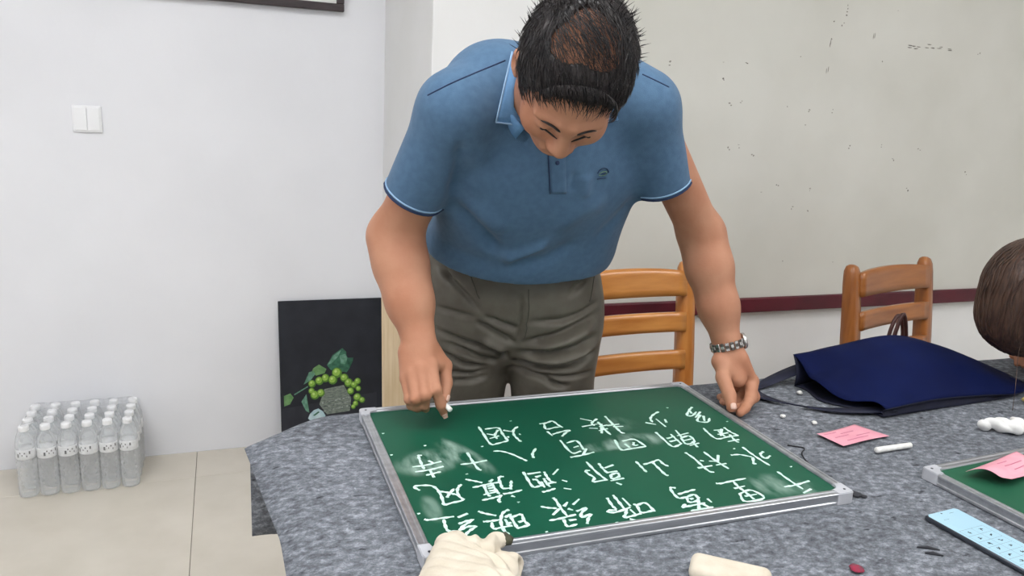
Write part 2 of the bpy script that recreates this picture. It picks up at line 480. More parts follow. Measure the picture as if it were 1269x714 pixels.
TROUSER_FOLDS = [([(0.4115,1.0057),(0.4533,0.9602),(0.4952,0.9147)],-0.0105,0.0054),([(0.4167,0.9121),(0.4848,0.902)],-0.0105,0.0054),([(0.5005,0.9071),(0.5371,0.8934),(0.5685,0.8833)],-0.012600000000000002,0.0054),([(0.4848,0.8944),(0.5214,0.8717),(0.5685,0.8479)],-0.016800000000000002,0.0063),([(0.4062,0.8666),(0.469,0.8438),(0.5266,0.8287),(0.558,0.8059)],-0.016800000000000002,0.0063),([(0.4324,0.8398),(0.5005,0.8084),(0.5502,0.7932)],-0.016800000000000002,0.0063),([(0.4219,0.8185),(0.469,0.7932),(0.5266,0.7857)],-0.014700000000000001,0.0054),([(0.4272,0.773),(0.49,0.7705),(0.5266,0.7781)],-0.012600000000000002,0.0054),([(0.4376,0.7528),(0.4952,0.7578),(0.5266,0.7654)],-0.0105,0.0054),([(0.5895,0.8995),(0.6575,0.9035),(0.7099,0.9172),(0.757,0.9359)],-0.012600000000000002,0.0063),([(0.5842,0.8514),(0.6366,0.8666),(0.6785,0.8843),(0.7518,0.9121)],-0.018900000000000004,0.0072),([(0.5738,0.8261),(0.6366,0.8287),(0.6994,0.8438),(0.7518,0.8641)],-0.014700000000000001,0.0063),([(0.5685,0.8008),(0.6366,0.7932),(0.6994,0.8034),(0.7544,0.8261)],-0.018900000000000004,0.0072),([(0.5738,0.7831),(0.6261,0.772),(0.6785,0.7502)],-0.014700000000000001,0.0054),([(0.6156,0.7781),(0.6785,0.7755),(0.7518,0.7781)],-0.012600000000000002,0.0045),([(0.6366,0.7578),(0.6889,0.7578)],-0.008400000000000001,0.0045),([(0.5711,0.9526),(0.5717,0.9045),(0.5696,0.8514)],-0.0105,0.0045),([(0.668,0.9551),(0.7099,0.9855),(0.736,1.0108)],-0.0105,0.0072),([(0.401,1.0462),(0.4272,1.0057),(0.435,0.9652)],-0.008400000000000001,0.0072),([(0.5423,0.8287),(0.5554,0.7983)],-0.016800000000000002,0.0081),([(0.5005,0.854),(0.5528,0.8287)],0.012600000000000002,0.0081),([(0.6052,0.8388),(0.668,0.8565),(0.7413,0.8868)],0.012600000000000002,0.0081),([(0.4481,0.8236),(0.5162,0.7983)],0.0105,0.0072),([(0.5895,0.811),(0.6575,0.811),(0.7518,0.8438)],0.012600000000000002,0.0072)]
SHIRT_FOLDS = [([(0.3809,1.1679),(0.4203,1.127),(0.4607,1.0895),(0.4866,1.0654)],-0.0144,0.011),([(0.3971,1.1726),(0.4389,1.1409),(0.4794,1.1082)],0.008,0.016),([(0.4866,1.0654),(0.5073,1.0531),(0.5514,1.079),(0.571,1.0933)],0.009600000000000001,0.01),([(0.5032,1.0362),(0.574,1.0494),(0.6342,1.0879)],-0.008,0.016),([(0.405,1.2708),(0.4188,1.218),(0.4089,1.1727)],0.008,0.018),([(0.3634,1.278),(0.3766,1.2259),(0.3808,1.1724)],-0.011200000000000002,0.014),([(0.3555,1.0905),(0.4186,1.0523),(0.4934,1.0316)],-0.0064,0.016),([(0.5694,1.1174),(0.6133,1.1558),(0.6697,1.1755)],0.0064,0.02),([(0.5821,1.2308),(0.5796,1.1934)],-0.0048000000000000004,0.007),([(0.6028,1.2266),(0.6115,1.1796)],0.0064,0.012),([(0.6772,1.0875),(0.7164,1.1368),(0.7456,1.1763)],-0.0064,0.014),([(0.4467,1.2811),(0.4592,1.2188)],-0.0048000000000000004,0.018)]
LOGO = (0.5973,1.18,1.2346)
PLACKET = [(0.507,1.17,1.2623),(0.5148,1.18,1.2329),(0.5275,1.2,1.1974)]
SEAM_R = [(0.3079,1.24,1.3462),(0.3553,1.27,1.3678),(0.4053,1.3,1.388),(0.4562,1.3,1.4111)]
SEAM_L = [(0.7221,1.3,1.4051),(0.7437,1.28,1.3934),(0.7502,1.25,1.3838)]
COLLAR_R = [(0.455,1.27,1.4218),(0.395,1.16,1.3092),(0.4422,1.14,1.3059),(0.4547,1.2,1.3894)]

# ------------------------------------------------------------------ materials
M_WALL = mat('white_wall_paint', srgb(232, 233, 237), 0.75, col2=srgb(228, 229, 233), scale=3.0, bump=0.08, bump_scale=90)
M_WALL_R = mat('warm_white_wall_paint', srgb(229, 229, 228), 0.75, col2=srgb(225, 225, 223), scale=4.0, bump=0.08, bump_scale=90)
M_CEIL = mat('ceiling_paint', srgb(232, 232, 230), 0.9)
M_GROUT = mat('grout', srgb(120, 112, 100), 0.9)
M_TILE = mat('cream_floor_tile', srgb(214, 207, 194), 0.22, col2=srgb(205, 198, 184), scale=5.0, detail=6, spec=0.5)
M_CREAM = mat('cream_board_paint', srgb(209, 208, 200), 0.5, col2=srgb(199, 198, 189), scale=2.2, detail=6, bump=0.05, bump_scale=40)
M_MAROON = mat('maroon_rail', srgb(88, 18, 34), 0.45, col2=srgb(70, 12, 26), scale=8)
M_STAIN = mat('dark_scuff', srgb(96, 92, 84), 0.8, col2=srgb(165, 162, 152), scale=40)
M_WOOD = mat('orange_varnished_wood', srgb(206, 142, 74), 0.33, col2=srgb(172, 104, 44), scale=7.0, detail=5, stretch=(0.9, 6, 6), mix=(0.3, 0.75), coat=0.3)
M_WOOD_V = mat('orange_varnished_wood_upright', srgb(200, 134, 68), 0.33, col2=srgb(168, 100, 42), scale=7.0, detail=5, stretch=(6, 6, 0.9), mix=(0.3, 0.75), coat=0.3)
M_WOOD_D = mat('brown_varnished_wood', srgb(170, 108, 54), 0.33, col2=srgb(134, 78, 34), scale=7.0, detail=5, stretch=(0.9, 6, 6), mix=(0.3, 0.75), coat=0.25)
M_WOOD_DV = mat('brown_varnished_wood_upright', srgb(166, 104, 52), 0.33, col2=srgb(130, 74, 32), scale=7.0, detail=5, stretch=(6, 6, 0.9), mix=(0.3, 0.75), coat=0.25)
M_PALEWOOD = mat('pale_pine', srgb(222, 202, 170), 0.5, col2=srgb(205, 182, 146), scale=9, stretch=(8, 8, 0.6))
M_BLACKCANVAS = mat('black_canvas', srgb(34, 37, 45), 0.75, col2=srgb(27, 29, 36), scale=14, bump=0.15, bump_scale=300)
M_ALU = mat('brushed_aluminium', srgb(190, 192, 196), 0.34, metal=0.75, col2=srgb(170, 172, 176), scale=12, stretch=(0.3, 6, 6))
M_CORNER = mat('grey_plastic_corner', srgb(188, 190, 196), 0.45, col2=srgb(176, 178, 184), scale=30)
M_CHALK = mat('chalk_mark', srgb(214, 238, 228), 0.95, col2=srgb(186, 220, 206), scale=220, detail=6)
M_CHALKSTICK = mat('white_chalk', srgb(236, 236, 232), 0.9, col2=srgb(222, 222, 218), scale=80)
M_DARKFRAME = mat('dark_brown_frame', srgb(62, 52, 54), 0.4, col2=srgb(48, 40, 42), scale=20, stretch=(1, 8, 8))
M_PAPER = mat('white_paper', srgb(236, 236, 234), 0.8)
M_PINK = mat('pink_paper', srgb(232, 166, 180), 0.8, col2=srgb(224, 154, 170), scale=25)
M_PINKINK = mat('dark_pink_print', srgb(196, 118, 140), 0.8)
M_PLASTIC = mat('white_switch_plastic', srgb(238, 239, 241), 0.35)
M_NAVY = mat('navy_canvas', srgb(17, 27, 70), 0.75, col2=srgb(13, 21, 58), scale=6, bump=0.25, bump_scale=500, spec=0.08)
M_NAVYDARK = mat('dark_navy_lining', srgb(22, 26, 50), 0.7, col2=srgb(17, 20, 40), scale=20)
M_BROWNLEATHER = mat('brown_leather', srgb(78, 44, 40), 0.45, col2=srgb(58, 32, 30), scale=30)
M_STEEL = mat('dark_steel', srgb(70, 72, 76), 0.4, metal=0.8)

# ------------------------------------------------------------------ the room
RX0, RX1, RY0, YW, YP, XJ, ZC = -2.0, 4.4, -2.6, 2.935, 2.24, 0.565, 2.85
def structure(o): return tag(o, kind='structure')

floor = structure(box('floor', (RX0, RY0, -0.06), (RX1, YW, -0.004), M_GROUT))
tile_mesh = {}
def floor_tile(x0, x1, y0, y1):
    key = (round(x1 - x0, 3), round(y1 - y0, 3))
    if key not in tile_mesh:
        bm = bmesh.new()
        add_box(bm, (0.0008, 0.0008, -0.01), (key[0] - 0.0008, key[1] - 0.0008, 0.0), 0.0006, 1)
        me = bpy.data.meshes.new('tile'); bm.to_mesh(me); bm.free(); me.materials.append(M_TILE)
        tile_mesh[key] = me
    o = bpy.data.objects.new('tile', tile_mesh[key])
    COL.objects.link(o); o.parent = floor; o.location = (x0, y0, 0)
xs = [RX0] + [x for x in (-0.125 + 0.8 * k for k in range(-3, 7)) if RX0 + 0.05 < x < RX1 - 0.05] + [RX1]
ys = [RY0] + [y for y in (2.722 - 0.8 * k for k in range(8, -1, -1)) if RY0 + 0.05 < y < YW - 0.05] + [YW]
for xa, xb in zip(xs, xs[1:]):
    for ya, yb in zip(ys, ys[1:]):
        floor_tile(xa, xb, ya, yb)

structure(box('ceiling', (RX0, RY0, ZC), (RX1, YW, ZC + 0.08), M_CEIL))
structure(box('wall_back', (RX0, YW, 0), (XJ, YW + 0.1, ZC), M_WALL))
structure(box('wall_back_right', (XJ, YP, 0), (RX1, YW + 0.1, ZC), M_WALL_R, bevel=0.004))
structure(box('wall_left', (RX0 - 0.1, RY0, 0), (RX0, YW + 0.1, ZC), M_WALL))
structure(box('wall_right', (RX1, RY0, 0), (RX1 + 0.1, YW + 0.1, ZC), M_WALL))
structure(box('wall_front', (RX0 - 0.1, RY0 - 0.1, 0), (RX1 + 0.1, RY0, ZC), M_WALL))

# ceiling light panels
M_DIFF = mat('light_diffuser', (0.9, 0.9, 0.9, 1), 0.5, emit=(0.985, 0.99, 1.0, 1), emit_strength=PANEL_POWER)
M_LFRAME = mat('light_frame_white', srgb(235, 235, 235), 0.5)
LIGHT_SPOTS = [(-1.1, 1.0, 'above the bottled water'), (-1.1, -0.9, 'above the floor behind the photographer'),
               (0.35, 0.75, 'above the grey felt table'), (0.75, -0.9, 'above the room centre'),
               (2.5, 0.4, 'added above the navy tote bag to brighten the right side'), (2.5, -1.2, 'added above the empty right corner as fill light')]  # this right-hand pair is added, unseen, to brighten the right side
for x, y, where in LIGHT_SPOTS:
    t = empty('ceiling_light', (x, y, ZC))
    tag(t, 'square white ceiling light panel ' + where, 'ceiling light', 'ceiling light panels')
    bm = bmesh.new()
    for lo, hi in (((-0.45, -0.45), (0.45, -0.42)), ((-0.45, 0.42), (0.45, 0.45)), ((-0.45, -0.42), (-0.42, 0.42)), ((0.42, -0.42), (0.45, 0.42))):
        add_box(bm, (lo[0], lo[1], -0.03), (hi[0], hi[1], 0.0))
    from_bm('light_frame', bm, M_LFRAME, t)
    box('diffuser', (-0.42, -0.42, -0.02), (0.42, 0.42, -0.005), M_DIFF, t)

# cream notice board on the projecting wall, with its maroon rail
nb = empty('notice_board', (0.93, YP, 0.66))
tag(nb, 'wide cream painted wall board with scuffs and maroon bottom rail', 'notice board')
box('board_panel', (0, -0.018, 0.052), (3.40, -0.001, 1.95), M_CREAM, nb, 0.003)
box('bottom_rail', (-0.06, -0.032, 0.002), (3.40, -0.001, 0.054), M_MAROON, nb, 0.004)
STAINS = [(1.993, 1.723), (1.994, 1.702), (1.98, 1.657), (1.945, 1.667), (1.945, 1.61), (1.942, 1.592), (1.942, 1.506), (2.128, 1.634), (2.213, 1.725), (2.293, 1.615), (2.31, 1.614), (2.33, 1.613), (2.372, 1.613), (2.40, 1.614), (2.43, 1.615), (2.479, 1.616), (2.621, 1.608), (1.827, 1.545), (1.526, 1.507), (2.178, 1.553), (1.535, 1.452), (1.567, 1.38), (1.61, 1.384), (1.799, 1.38), (1.993, 1.38), (1.894, 1.374), (1.885, 1.323), (1.587, 1.23), (1.622, 1.247), (1.679, 1.216), (2.303, 1.213), (2.411, 1.258), (2.675, 1.168), (1.805, 1.113), (1.943, 1.105), (1.874, 1.032), (1.947, 1.025), (1.737, 1.09), (1.867, 0.845), (2.093, 0.837), (1.613, 1.511), (2.235, 1.267), (2.088, 1.25), (1.329, 1.496), (2.388, 1.112)]
bm = bmesh.new()
for i, (x, z) in enumerate(STAINS):
    for j in range(random.choice((1, 2, 2))):
        cx = x - 0.93 + random.uniform(-0.012, 0.012) * j; cz = z - 0.66 + random.uniform(-0.012, 0.012) * j
        rx, rz = random.uniform(0.002, 0.0055), random.uniform(0.0015, 0.0045)
        if 2.28 < x < 2.5 and z > 1.6: rx, rz = 0.014, 0.0025
        if i in (5, 6, 7): rx, rz = 0.002, 0.012
        n = 7
        a = [Vector((cx + rx * random.uniform(.5, 1) * math.cos(k * 6.283 / n), -0.0186, cz + rz * random.uniform(.5, 1) * math.sin(k * 6.283 / n))) for k in range(n)]
        va = [bm.verts.new(p) for p in a]; vb = [bm.verts.new(p + Vector((0, 0.0008, 0))) for p in a]
        bm.faces.new(va); bm.faces.new(vb[::-1])
        for k in range(n): bm.faces.new((va[k], vb[k], vb[(k + 1) % n], va[(k + 1) % n]))
tag(from_bm('scuff_marks', bm, M_STAIN, nb), kind='stuff')

# light switch
sw = empty('light_switch', (-0.415, YW, 1.218))
tag(sw, 'square white double rocker light switch on the white wall', 'light switch')
box('faceplate', (-0.043, -0.009, -0.043), (0.043, 0, 0.043), M_PLASTIC, sw, 0.003)
box('rocker', (-0.038, -0.0125, -0.037), (-0.0006, -0.008, 0.037), M_PLASTIC, sw, 0.0015)
box('rocker', (0.0006, -0.0125, -0.037), (0.038, -0.008, 0.037), M_PLASTIC, sw, 0.0015)

# framed picture, its lower edge in view
fr = empty('picture_frame', (0.0, YW, 1.622))
tag(fr, 'dark brown picture frame with pale sheet high on the white wall', 'picture frame')
FX0, FX1, FZ = -0.45, 0.415, 0.62
box('frame_rail', (FX0, -0.028, 0), (FX1, -0.002, 0.026), M_DARKFRAME, fr, 0.003)
box('frame_rail', (FX0, -0.028, FZ - 0.026), (FX1, -0.002, FZ), M_DARKFRAME, fr, 0.003)
box('frame_rail', (FX0, -0.028, 0.026), (FX0 + 0.026, -0.002, FZ - 0.026), M_DARKFRAME, fr, 0.003)
box('frame_rail', (FX1 - 0.026, -0.028, 0.026), (FX1, -0.002, FZ - 0.026), M_DARKFRAME, fr, 0.003)
box('mat_board', (FX0 + 0.026, -0.016, 0.026), (FX1 - 0.026, -0.004, FZ - 0.026), M_PAPER, fr)

# ------------------------------------------------------------------ table with felt cloth
TZ = 0.75
tb = empty('work_table', (1.08, 0.85, 0))
tag(tb, 'long work table under a grey felt cover', 'table')
box('tabletop', (-0.96, -0.53, 0.712), (0.97, 0.53, 0.743), M_PALEWOOD, tb, 0.003)
for sx in (-0.88, 0.9):
    for sy in (-0.46, 0.46):
        box('leg', (sx - 0.02, sy - 0.02, 0.0), (sx + 0.02, sy + 0.02, 0.712), M_STEEL, tb, 0.003)
box('apron', (-0.9, -0.47, 0.65), (0.92, -0.45, 0.712), M_STEEL, tb)
box('apron', (-0.9, 0.45, 0.65), (0.92, 0.47, 0.712), M_STEEL, tb)

def felt_material():
    m = bpy.data.materials.new('grey_felt'); m.use_nodes = True
    nt = m.node_tree; p = nt.nodes['Principled BSDF']
    p.inputs['Roughness'].default_value = 0.95; p.inputs['Specular IOR Level'].default_value = 0.15
    tc = nt.nodes.new('ShaderNodeTexCoord')
    def noise(scale, stretch, detail=5, rough=0.6, rz=0.0):
        mp = nt.nodes.new('ShaderNodeMapping'); mp.inputs['Scale'].default_value = stretch; mp.inputs['Rotation'].default_value = (0, 0, rz)
        nz = nt.nodes.new('ShaderNodeTexNoise'); nz.inputs['Scale'].default_value = scale; nz.inputs['Detail'].default_value = detail; nz.inputs['Roughness'].default_value = rough
        nt.links.new(tc.outputs['Object'], mp.inputs['Vector']); nt.links.new(mp.outputs['Vector'], nz.inputs['Vector'])
        return nz.outputs['Fac']
    def ramp(fac, stops):
        r = nt.nodes.new('ShaderNodeValToRGB')
        while len(r.color_ramp.elements) < len(stops): r.color_ramp.elements.new(0.5)
        for e, (pos, c) in zip(r.color_ramp.elements, stops): e.position = pos; e.color = c
        nt.links.new(fac, r.inputs['Fac']); return r.outputs['Color']
    def mix(mode, a, b, fac=1.0):
        mx = nt.nodes.new('ShaderNodeMix'); mx.data_type = 'RGBA'; mx.blend_type = mode
        mx.inputs['Factor'].default_value = fac
        nt.links.new(a, mx.inputs['A']); nt.links.new(b, mx.inputs['B']); return mx.outputs['Result']
    base = ramp(noise(95, (0.7, 1, 1), 8, 0.78, 0.4), [(0.30, srgb(62, 65, 70)), (0.5, srgb(110, 114, 121)), (0.70, srgb(166, 171, 179))])
    big = ramp(noise(7, (1, 1, 1), 3), [(0.3, (0.78, 0.78, 0.78, 1)), (0.7, (1.1, 1.1, 1.1, 1))])
    fl = ramp(noise(75, (0.5, 1, 1), 3, 0.5, -0.5), [(0.27, (0.35, 0.35, 0.36, 1)), (0.35, (1, 1, 1, 1))])
    fl2 = ramp(noise(150, (1, 0.4, 1), 3, 0.5, 0.9), [(0.68, (1, 1, 1, 1)), (0.76, (1.5, 1.5, 1.52, 1))])
    c = mix('MULTIPLY', base, big); c = mix('MULTIPLY', c, fl); c = mix('MULTIPLY', c, fl2)
    nt.links.new(c, p.inputs['Base Color'])
    bp = nt.nodes.new('ShaderNodeBump'); bp.inputs['Strength'].default_value = 0.5; bp.inputs['Distance'].default_value = 0.003
    nt.links.new(noise(140, (0.6, 1, 1), 4), bp.inputs['Height']); nt.links.new(bp.outputs['Normal'], p.inputs['Normal'])
    return m
M_FELT = felt_material()

def felt_cloth():
    # outline of the fold: left edge, cut-off back-left corner, back edge; rows run front to back
    def left_edge(y):
        return float(np.interp(y, [0.3, 0.9, 1.0, 1.12, 1.25, 1.315, 1.41], [0.07, 0.060, 0.058, 0.042, 0.027, 0.019, 0.135]))
    ysn = list(np.linspace(0.30, 1.25, 40)) + list(np.linspace(1.27, 1.408, 14))
    xt = np.linspace(0, 1, 90) ** 1.15
    rows = []
    for y in ysn:
        xl = left_edge(y); row = []
        for i, t in enumerate(xt):
            x = xl + (2.10 - xl) * t
            z = TZ + 0.0012 * math.sin(13 * x + 3 * y) * math.sin(9 * y + 1)
            edge = max(0.0, 0.06 - (x - xl)) / 0.06
            z -= 0.012 * edge ** 2
            if y > 1.39: z -= 0.006 * ((y - 1.39) / 0.018) ** 2
            row.append((x, y, z))
        rows.append(row)
    # back hang
    last = rows[-1]
    for k in range(1, 13):
        s = k / 12
        row = []
        for i, t in enumerate(xt):
            x0 = last[i][0]
            x = x0 - (0.102 * min(1, s * 3)) * (1 - t) ** 8 if t < 1 else x0
            y = 1.408 + 0.014 * min(1, s * 2.5) + 0.006 * math.sin(9 * x0) * s
            row.append((x, y, last[i][2] - 0.229 * s - 0.016 * s * min(1, max(0, (x - 0.03) / 0.06))))
        rows.append(row)
    P = np.array(rows)
    return grid_solid('felt_cover', P[::-1], 0.004, M_FELT)
fc = felt_cloth()
tag(fc, 'mottled grey felt cloth spread over the work table', 'tablecloth')

# ------------------------------------------------------------------ chalkboards
def board_material(name, smears, green, green2):
    m = bpy.data.materials.new(name); m.use_nodes = True
    nt = m.node_tree; p = nt.nodes['Principled BSDF']
    p.inputs['Roughness'].default_value = 0.5; p.inputs['Specular IOR Level'].default_value = 0.32
    tc = nt.nodes.new('ShaderNodeTexCoord')
    nz = nt.nodes.new('ShaderNodeTexNoise'); nz.inputs['Scale'].default_value = 5; nz.inputs['Detail'].default_value = 5
    nt.links.new(tc.outputs['Object'], nz.inputs['Vector'])
    r = nt.nodes.new('ShaderNodeValToRGB'); r.color_ramp.elements[0].position = 0.3; r.color_ramp.elements[1].position = 0.75
    r.color_ramp.elements[0].color = green; r.color_ramp.elements[1].color = green2
    nt.links.new(nz.outputs['Fac'], r.inputs['Fac'])
    col = r.outputs['Color']
    def math_node(op, a, b=None):
        n = nt.nodes.new('ShaderNodeMath'); n.operation = op; n.use_clamp = op != 'SUBTRACT'
        for i, x in enumerate((a, b)):
            if x is None: continue
            if isinstance(x, (int, float)): n.inputs[i].default_value = x
            else: nt.links.new(x, n.inputs[i])
        return n.outputs[0]
    streak = nt.nodes.new('ShaderNodeTexNoise'); streak.inputs['Scale'].default_value = 45; streak.inputs['Detail'].default_value = 5
    mps = nt.nodes.new('ShaderNodeMapping'); mps.inputs['Scale'].default_value = (1, 0.35, 1); mps.inputs['Rotation'].default_value = (0, 0, 0.3)
    nt.links.new(tc.outputs['Object'], mps.inputs['Vector']); nt.links.new(mps.outputs['Vector'], streak.inputs['Vector'])
    sr = nt.nodes.new('ShaderNodeMapRange'); sr.inputs['From Min'].default_value = 0.36; sr.inputs['From Max'].default_value = 0.66
    nt.links.new(streak.outputs['Fac'], sr.inputs['Value'])
    for cx, cy, rx, ry, ang, strength in smears:
        sub = nt.nodes.new('ShaderNodeVectorMath'); sub.operation = 'SUBTRACT'; sub.inputs[1].default_value = (cx, cy, 0)
        nt.links.new(tc.outputs['Object'], sub.inputs[0])
        vr = nt.nodes.new('ShaderNodeVectorRotate'); vr.rotation_type = 'Z_AXIS'; vr.inputs['Angle'].default_value = -ang
        nt.links.new(sub.outputs[0], vr.inputs['Vector'])
        sc = nt.nodes.new('ShaderNodeVectorMath'); sc.operation = 'MULTIPLY'; sc.inputs[1].default_value = (1 / rx, 1 / ry, 0)
        nt.links.new(vr.outputs[0], sc.inputs[0])
        ln = nt.nodes.new('ShaderNodeVectorMath'); ln.operation = 'LENGTH'; nt.links.new(sc.outputs[0], ln.inputs[0])
        wob = math_node('MULTIPLY', nz.outputs['Fac'], 0.6)
        mr = nt.nodes.new('ShaderNodeMapRange'); mr.interpolation_type = 'SMOOTHSTEP'
        mr.inputs['From Min'].default_value = 1.25; mr.inputs['From Max'].default_value = 0.55
        ad = nt.nodes.new('ShaderNodeMath'); ad.operation = 'ADD'; nt.links.new(ln.outputs['Value'], ad.inputs[0]); nt.links.new(wob, ad.inputs[1])
        sb = nt.nodes.new('ShaderNodeMath'); sb.operation = 'SUBTRACT'; nt.links.new(ad.outputs[0], sb.inputs[0]); sb.inputs[1].default_value = 0.3
        nt.links.new(sb.outputs[0], mr.inputs['Value'])
        fac = math_node('MULTIPLY', math_node('MULTIPLY', mr.outputs['Result'], sr.outputs['Result']), strength * 0.75)
        mx = nt.nodes.new('ShaderNodeMix'); mx.data_type = 'RGBA'
        nt.links.new(fac, mx.inputs['Factor']); nt.links.new(col, mx.inputs['A']); mx.inputs['B'].default_value = srgb(170, 196, 184)
        col = mx.outputs['Result']
    nt.links.new(col, p.inputs['Base Color'])
    return m

def make_chalkboard(name, label, cx, cy, w, h, rz, surface):
    zb = TZ + 0.001
    t = empty(name, (cx, cy, zb), rz)
    tag(t, label, 'chalkboard', 'green chalkboards lying on the felt')
    box('writing_surface', (-w / 2 + 0.012, -h / 2 + 0.012, 0.004), (w / 2 - 0.012, h / 2 - 0.012, 0.0155), surface, t)
    prof = [(0, 0), (0, 0.004), (0.0016, 0.0052), (0.0016, 0.0135), (0, 0.0148), (0, 0.0182), (0.0012, 0.019), (0.0045, 0.019), (0.0056, 0.0178), (0.0092, 0.0178), (0.0103, 0.019), (0.0138, 0.019), (0.0155, 0.0168), (0.0155, 0.0135), (0.009, 0.010), (0.009, 0)]
    def rail(a, b, inward):
        a, b, inward = Vector(a), Vector(b), Vector(inward)
        bm = bmesh.new()
        A = [bm.verts.new(a + inward * u + Vector((0, 0, z))) for u, z in prof]
        B = [bm.verts.new(b + inward * u + Vector((0, 0, z))) for u, z in prof]
        for k in range(len(prof)):
            bm.faces.new((A[k], A[(k + 1) % len(prof)], B[(k + 1) % len(prof)], B[k]))
        bm.faces.new(A); bm.faces.new(B[::-1])
        from_bm('frame_rail', bm, M_ALU, t)
    c = 0.03
    rail((-w / 2 + c, h / 2, 0), (w / 2 - c, h / 2, 0), (0, -1, 0))
    rail((-w / 2 + c, -h / 2, 0), (w / 2 - c, -h / 2, 0), (0, 1, 0))
    rail((-w / 2, -h / 2 + c, 0), (-w / 2, h / 2 - c, 0), (1, 0, 0))
    rail((w / 2, -h / 2 + c, 0), (w / 2, h / 2 - c, 0), (-1, 0, 0))
    for sx in (-1, 1):
        for sy in (-1, 1):
            poly = [(0.006, 0), (0.032, 0), (0.032, 0.0165), (0.022, 0.0165), (0.0165, 0.022), (0.0165, 0.032), (0, 0.032), (0, 0.006), (0.0018, 0.0018)]
            poly = [(sx * (w / 2 + 0.0008 - u), sy * (h / 2 + 0.0008 - v)) for u, v in poly]
            if sx * sy < 0: poly = poly[::-1]
            bm = bmesh.new(); add_prism(bm, poly, 0.0, 0.0198)
            bmesh.ops.bevel(bm, geom=[e for e in bm.edges if all(v.co.z > 0.019 for v in e.verts)], offset=0.0012, segments=2, affect='EDGES')
            cc = from_bm('corner_cap', bm, M_CORNER, t)
            bm = bmesh.new(); add_lathe(bm, [(0.0022, 0), (0.0022, 0.0006), (0.0012, 0.0008)], 10, (sx * (w / 2 - 0.0105), sy * (h / 2 - 0.0105), 0.0197))
            from_bm('screw', bm, M_STEEL, cc)
    return t

SMEARS1 = [(-0.273, 0.016, 0.055, 0.040, 0.3, 0.95), (-0.215, 0.030, 0.022, 0.075, 0.35, 0.9), (0.100, 0.008, 0.055, 0.030, 0.1, 0.8), (0.040, 0.002, 0.06, 0.018, 0.1, 0.55),
           (0.240, -0.195, 0.045, 0.038, 0.2, 0.6), (0.285, -0.222, 0.03, 0.03, 0.2, 0.5), (-0.308, -0.13, 0.014, 0.035, 0.0, 0.45), (0.11, 0.085, 0.03, 0.03, 0, 0.3)]
M_GREEN1 = board_material('green_chalkboard_surface', SMEARS1, srgb(10, 74, 54), srgb(16, 84, 62))
M_GREEN2 = board_material('green_chalkboard_surface_clean', [(-0.1, 0.05, 0.1, 0.05, 0.3, 0.3)], srgb(24, 82, 58), srgb(36, 94, 68))
BX, BY, BW, BH = 0.575, 1.1155, 0.70, 0.507
b1 = make_chalkboard('chalkboard', 'green chalkboard covered in white chalk characters under the man\'s hands', BX, BY, BW, BH, 0.0, M_GREEN1)
r2 = math.radians(3.5)
b2c = Vector((1.113, 0.904)) + 0.30 * Vector((math.cos(r2), math.sin(r2))) + 0.225 * Vector((math.sin(r2), -math.cos(r2)))
b2 = make_chalkboard('chalkboard', 'green chalkboard beside the lit phone with a curled pink note on it', b2c.x, b2c.y, 0.60, 0.45, r2, M_GREEN2)

def add_stroke(bm, pts, wid, z):
    pts = [Vector((x / 1000.0, y / 1000.0, z)) for x, y in pts]
    if len(pts) > 2: pts = spline(pts, 3 * len(pts))
    ex = (pts[0] - pts[1]).normalized() * wid * 0.5
    L = len(pts)
    rad = [wid * (0.85 + 0.3 * math.sin(2.1 * i + pts[0].x * 90)) * (0.8 if i == L - 1 else 1) for i in range(L)]
    add_tube(bm, [pts[0] + ex * 0.2] + pts, [rad[0] * 0.6] + rad, 6, True, 0.22)

for strokes in CHALK_STROKES:
    bm = bmesh.new()
    for s in strokes: add_stroke(bm, s, 0.0027, 0.0158)
    from_bm('chalk_character', bm, M_CHALK, b1)
for x, y in CHALK_DOTS:
    bm = bmesh.new(); add_stroke(bm, [(x - 2, y), (x + 2, y + 1)], 0.0022, 0.0157)
    from_bm('chalk_dot', bm, M_CHALK, b1)
bm = bmesh.new()
for s in ([(-150, 20), (-120, 26), (-100, 30)], [(-130, 40), (-128, 5), (-124, -20)], [(-150, -10), (-120, -4)]): add_stroke(bm, s, 0.0027, 0.0158)
from_bm('chalk_character', bm, M_CHALK, b2)

